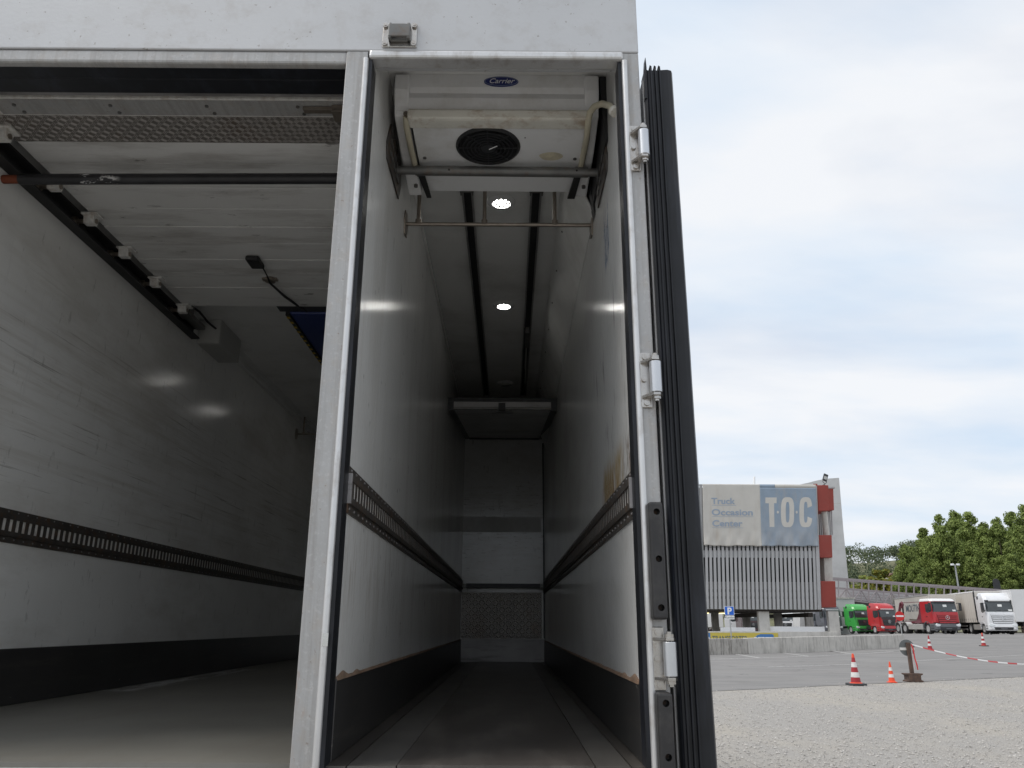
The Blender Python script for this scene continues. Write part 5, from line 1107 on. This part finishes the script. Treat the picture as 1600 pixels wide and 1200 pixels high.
# curtain-side trailers
def trailer(name, label, loc, rz, L, m, cat='trailer', H=2.72, zf=1.25, edge='white_sheet', W=1.26):
    t = thing(name, label, cat, loc, R(rz), 'trailers parked behind the lorries')
    n = int(L/.55); rings = []
    for i in range(n*2+1):
        y = L*i/(2*n); b = .014*(i % 2); rings.append([(-W+.02-b, y, zf), (W-.02+b, y, zf), (W-.02+b, y, zf+H-.1), (-W+.02-b, y, zf+H-.1)])
    MB().loft(rings).build('curtain', m, t)
    MB().box(-W-.01, W+.01, -.03, L+.03, zf+H-.12, zf+H).build('roof_rail', edge, t, bevel=.02)
    MB().box(-W-.012, W+.012, -.03, L+.03, zf-.12, zf+.08).build('side_rail', 'curtain', t)
    MB().box(-W, W, -.06, -.0, zf-.1, zf+H-.02).build('front_wall', m, t)
    for x in (-W-.005, W-.09): MB().box(x, x+.095, -.07, .10, zf-.1, zf+H-.01).build('corner_post', 'plastic_black' if edge == 'white_sheet' else m, t)
    MB().box(-.5, -.38, .5, L-.2, zf-.45, zf-.12).box(.38, .5, .5, L-.2, zf-.45, zf-.12).build('chassis', 'plastic_black', t)
    for y in (L-4.6, L-3.3, L-2.0):
        for x, fl in ((-1.06, False), (1.06, True)): add_wheel(t, (x, y, .505), fl)
        MB().cyl((-1, y, .505), (1, y, .505), .07, 8).build('axle', 'plastic_black', t)
        MB().box(-.55, .55, y-.06, y+.06, .5, zf-.4).build('suspension', 'plastic_black', t)
    for s in (-1, 1):
        MB().box(*sorted((s*.62, s*.76)), 2.7, 2.85, .01, zf-.12).build('landing_leg', 'post_grey', t)
        for z in (.45, .75): MB().box(*sorted((s*1.2, s*1.23)), 3.1, L-5.3, z, z+.1).build('side_guard', 'tank_metal', t)
    for k in range(int(L/.62)): MB().box(-W-.02, -W-.013, .4+k*.62, .46+k*.62, zf-.1, zf+.25).build('strap', 'plastic_grey', t)
    MB().box(-1.2, 1.2, L-.25, L-.13, .42, .56).box(-.5, -.4, L-.25, L-.13, .5, zf-.3).box(.4, .5, L-.25, L-.13, .5, zf-.3).build('underrun_bar', 'plastic_black', t)
    return t
cw, sw = math.cos(R(-12)), math.sin(R(-12))
tr1 = trailer('curtain_trailer', 'cream curtain-side trailer coupled behind the white tractor', (wt.location.x+sw*-2.75*1, wt.location.y+cw*2.75, g(wt.location.y+4)+.0), -12, 13.4, 'curtain', H=2.78)
q = ray(1451, 930); k = 79/q.dot(f_); ty = q.y*k
tr2 = trailer('curtain_trailer', 'cream curtain-side trailer with dark lettering behind the hook-lift lorry', (q.x*k+1.27, ty, g(ty)+.0), -12, 13.4, 'curtain', edge='panel_grey', H=2.62)
lt = text('lettering', 'MOUTIN', 1.0, 'curtain_text', tr2, (-1.262, 8.9, 2.30), rot=(0, 0, R(-90)), bold=.012, extrude=.003, sx=1.35)
q = ray(1594, 930); k = 71/q.dot(f_); ty = q.y*k
tr3 = trailer('box_trailer', 'white box trailer beside the white tractor at the end of the row', (q.x*k+1.5, ty+1.5, g(ty)+.0), -12, 13.4, 'curtain_white', H=2.75, edge='curtain_white')
q = ray(1472, 925); k = 128/q.dot(f_); ty = q.y*k
tr4 = trailer('box_trailer', 'red box trailer whose roof shows between the footbridge rails', (q.x*k, ty, g(ty)+.0), 92, 9.5, 'paint_red', H=3.2+.6, edge='paint_red', zf=1.3)
tr4.location.x += 3.6

# vehicles seen through the open ground floor of the showroom
def van_truck(label, px, depth, body, box, rz, L=6.2, kind='low'):
    q = ray(px, 985); k = depth/q.dot(f_); X, Y = q.x*k, q.y*k
    t = thing('box_lorry', label, 'truck', (X, Y, g(Y)+.01), R(rz), 'lorries seen through the showroom'); t.location.z = g(Y, X)+.01; cab(t, kind, body, dict(visor='plastic_black', mirror='plastic_black', lower=body, arch=body, bumper=body, grille='dark'))
    chassis(t, 2.4+L, (5.4,)); MB().box(-1.25, 1.25, 2.45, 2.4+L, 1.05, 3.55).build('cargo_box', box, t, bevel=.04); MB().box(-1.2, 1.2, 2.5, 2.3+L, .95, 1.049).build('box_floor', 'plastic_black', t)
    return t
van_truck('white box lorry parked beyond the showroom columns', 1229, 118, 'paint_white', 'curtain_white', -35, 4.2)
van_truck('dark red lorry in the shade beyond the showroom columns', 1178, 116, 'paint_dark_red', 'paint_dark_red', -4, 4.0)
van_truck('white lorry with a pale box behind the parking sign', 1156, 124, 'paint_white', 'curtain_white', 75, 5.5)
van_truck('grey box lorry beyond the showroom beside the last column', 1287, 112, 'paint_grey', 'plastic_grey', -10, 5.0)
q = ray(1114, 985); k = 101/q.dot(f_)
ft = thing('flatbed_rack', 'dark red steel loading rack lying under the showroom', 'rack', (q.x*k, q.y*k, g(q.y*k, q.x*k)), 0)
MB().box(-1.2, 1.4, -.8, .8, .0, .9).build('rack_body', 'paint_dark_red', ft, bevel=.03)
for x in (-1.0, -.1, .9): MB().box(x, x+.25, -.82, .82, .9, 1.15).build('rack_post', 'paint_dark_red', ft)

# lamp post and round panel behind the ramp
def lamp_post(label, px, pyt, Y):
    a = onY(px, pyt, Y); t = thing('lamp_post', label, 'lamp post', (a.x, Y, g(Y)))
    h = a.z-g(Y); MB().cyl((0, 0, -.05), (0, 0, h), .17, 10, .10).build('post', 'post_grey', t, smooth=40)
    MB().bar((-.45, 0, h), (.45, 0, h), .1, .1).build('cross_arm', 'post_grey', t)
    for s in (-1, 1): MB().box(s*.42-.18, s*.42+.18, -.25, .12, h-.10, h+.16).build('lamp_head', 'panel_light', t, bevel=.03)
lamp_post('tall pale lamp post with two heads in front of the trees', 1492, 882.5, 116)
a = onY(1558.5, 911, 114)
dp_ = thing('round_panel', 'dark round-topped panel standing behind the ramp rail near the white tractor', 'panel', (a.x, 114.2, g(114)))
h_ = a.z-g(114)
MB().prism([(-.48, h_-.8)]+[(.48*math.cos(R(t)), h_+.12+.5*math.sin(R(t))) for t in range(180, -1, -15)]+[(.48, h_-.8)], 'y', 0, .12).build('panel_face', 'plastic_black', dp_)
MB().box(-.08, .08, .12, .28, -.05, h_).build('post', 'post_grey', dp_)

# ------------------------------------------------------------------ trees
def leaf_cloud(mb, centres, per, size, rnd, mi=None):
    for (c, rad) in centres:
        for _ in range(per):
            while True:
                d = Vector((rnd.uniform(-1, 1), rnd.uniform(-1, 1), rnd.uniform(-1, 1)))
                if .25 < d.length < 1: break
            p = c+Vector((d.x*rad, d.y*rad, d.z*rad*.8)); s = size*(.6+.8*rnd.random())
            nrm = (d+Vector((rnd.uniform(-.8, .8), rnd.uniform(-.8, .8), rnd.uniform(-.3, 1.0)))).normalized(); a = nrm.orthogonal().normalized(); a.rotate(Matrix.Rotation(rnd.random()*6.3, 3, nrm)); b = nrm.cross(a)
            mb.add([p-a*s-b*s*.6, p+a*s-b*s*.5, p+a*s*.8+b*s*.6, p-a*s*.7+b*s*.7], [(0, 1, 2, 3)], mi if mi is not None else (1 if rnd.random() < .35 else 0))
def tree_meshes(seed, h, rw, leaf, per=70, ncl=95, size=.34):
    rnd = random.Random(seed); tm = MB(); tm.tube([(0, 0, -.2), (.1, 0, h*.2), (-.05, .1, h*.45), (.1, 0, h*.8)], [h*.022, h*.018, h*.013, h*.004], 8)
    cs = []
    lobes = [(0, 0, 1.0)]+[(2*math.pi*k/6+rnd.uniform(-.4, .4)+seed, rnd.uniform(.40, .66), rnd.uniform(.70, .93)) for k in range(6)]    # upright lobes that make up the crown
    for i in range(ncl):
        la, lr, lt_ = lobes[i % len(lobes)]; u = rnd.random()**.8; z = .16+(lt_-.16)*u
        wd__ = (math.sin(math.pi*min(1, .12+.88*u)**1.15))**.7*.46+.03; a = rnd.random()*6.283; q = wd__*math.sqrt(rnd.random())
        c = Vector((rw*(lr*math.cos(la)*(.35+.65*min(1, u*1.6))+q*math.cos(a)), rw*(lr*math.sin(la)*(.35+.65*min(1, u*1.6))+q*math.sin(a)), h*z))
        cs.append((c, rw*(.17+.14*rnd.random())*(1.12-.42*u)))
        if i % 16 == 0: tm.tube([(0, 0, h*z*.5), c*.5+Vector((0, 0, h*z*.3)), c], [h*.008, h*.005, h*.002], 5)
    lm_ = MB(); leaf_cloud(lm_, cs, per, size, rnd)
    return tm.mesh('trunk', 'bark', 50), lm_.mesh('crown', list(leaf))
protos = [tree_meshes(s, 20, 5.2, ('leaf_green', 'leaf_deep'), 110, 330, .165) for s in (1, 2, 3)]
small = tree_meshes(9, 7, 3.0, ('leaf_yellow', 'leaf_green'), 60, 170, .16)
def tree(label, px, ytop, Y, pr, h0, group, rz=0, wx=1., name='plane_tree'):
    a = onY(px, ytop, Y); t = thing(name, label, 'tree', (a.x, Y, g(Y)), rz, group); s = (a.z-g(Y))/h0
    for nme, me in zip(('trunk', 'crown'), pr): inst(nme, me, t, (0, 0, 0), (0, 0, 0), (s*wx, s*wx, s))
for i, (px, yt, Y) in enumerate([(1413, 853, 128), (1441, 828, 142), (1466, 806, 134), (1490, 801, 146), (1513, 803, 138), (1537, 818, 148), (1556, 812, 134), (1578, 803, 146), (1597, 791, 136), (1622, 798, 140), (1650, 795, 146), (1528, 858, 130), (1426, 880, 126), (1575, 850, 129)]):
    tree({0: 'lower green tree where the row begins beside the wooded hill', 3: 'tall green tree directly behind the two-headed lamp post', 6: 'green tree rising behind the dark round-topped panel', 12: 'low green tree next to the yellowing trees behind the footbridge', 13: 'lower green tree standing in front of the row above the white tractor'}.get(i, 'tall dense green tree in the row behind the footbridge ramp'), px, yt, Y, protos[i % 3], 20, 'row of green trees behind the ramp', i*1.3, [.78, .9, .72, .84][i % 4])
for i, (px, yt, Y) in enumerate([(1367, 893, 136), (1384, 892, 139), (1349, 902, 137), (1400, 897, 134)]):
    tree('%s' % ['taller yellowing tree behind the footbridge near the hill house', 'small yellowing tree behind the footbridge below the hill house', 'small yellowing tree behind the footbridge next to the concrete tower', 'small yellowing tree behind the footbridge next to the green trees'][i], px, yt, Y, small, 7, 'yellowing trees behind the footbridge', i*2., 1.05, 'yellowing_tree')
# wooded hill far behind
rnd = random.Random(5); hm = MB(); nx_, ny_ = 60, 14
hf = lambda x, y: max(0, 34*math.exp(-((x-190)/210)**2)*min(1, max(0, (y-250)/150))*(1+.12*noise.noise(Vector((x*.02, y*.02, 0)))))
for j in range(ny_+1):
    for i in range(nx_+1): x = -250+900*i/nx_; y = 240+400*j/ny_; hm.v.append((x, y, g(y)-.5+hf(x, y)))
for j in range(ny_):
    for i in range(nx_): a = j*(nx_+1)+i; hm.f.append((a, a+1, a+nx_+2, a+nx_+1)); hm.m.append(0)
structure(hm.build('hill', 'ground_earth', smooth=60))
fm = MB(); cs = []
for k in range(1900):
    y = 255+170*rnd.random(); x = 60+330*rnd.random() if k < 1000 else -240+300*rnd.random()
    hgt = 4+5*rnd.random(); cs.append((Vector((x, y, g(y)+hf(x, y)+hgt*.8)), 2.4+2.0*rnd.random()))
leaf_cloud(fm, cs[:1000], 120, .34, rnd); leaf_cloud(fm, cs[1000:], 70, .5, rnd); tag(fm.build('hill_forest', ['leaf_haze', 'leaf_haze_dark']), 'hazy dark wood covering the low hill behind the footbridge', 'forest', kind='stuff')
a = onY(1387, 897, 250)
hs_ = thing('hill_house', 'small pale house with a brown roof among the trees on the hill', 'house', (a.x, 250, g(250)+hf(a.x, 250)-.3), R(20))
zt_ = max(3, a.z-hs_.location.z-1)
MB().box(-2, 2, -1.6, 1.6, 0, zt_).build('wall', 'render_cream', hs_); MB().prism([(-2.3, zt_), (2.3, zt_), (0, zt_+1.2)], 'y', -1.9, 1.9).build('roof', 'roof_tile', hs_)
for x in (-1.8, .6): MB().box(x*.7, x*.7+.8, -1.63, -1.59, zt_-1.9, zt_-.6).build('window', 'dark_glass', hs_)
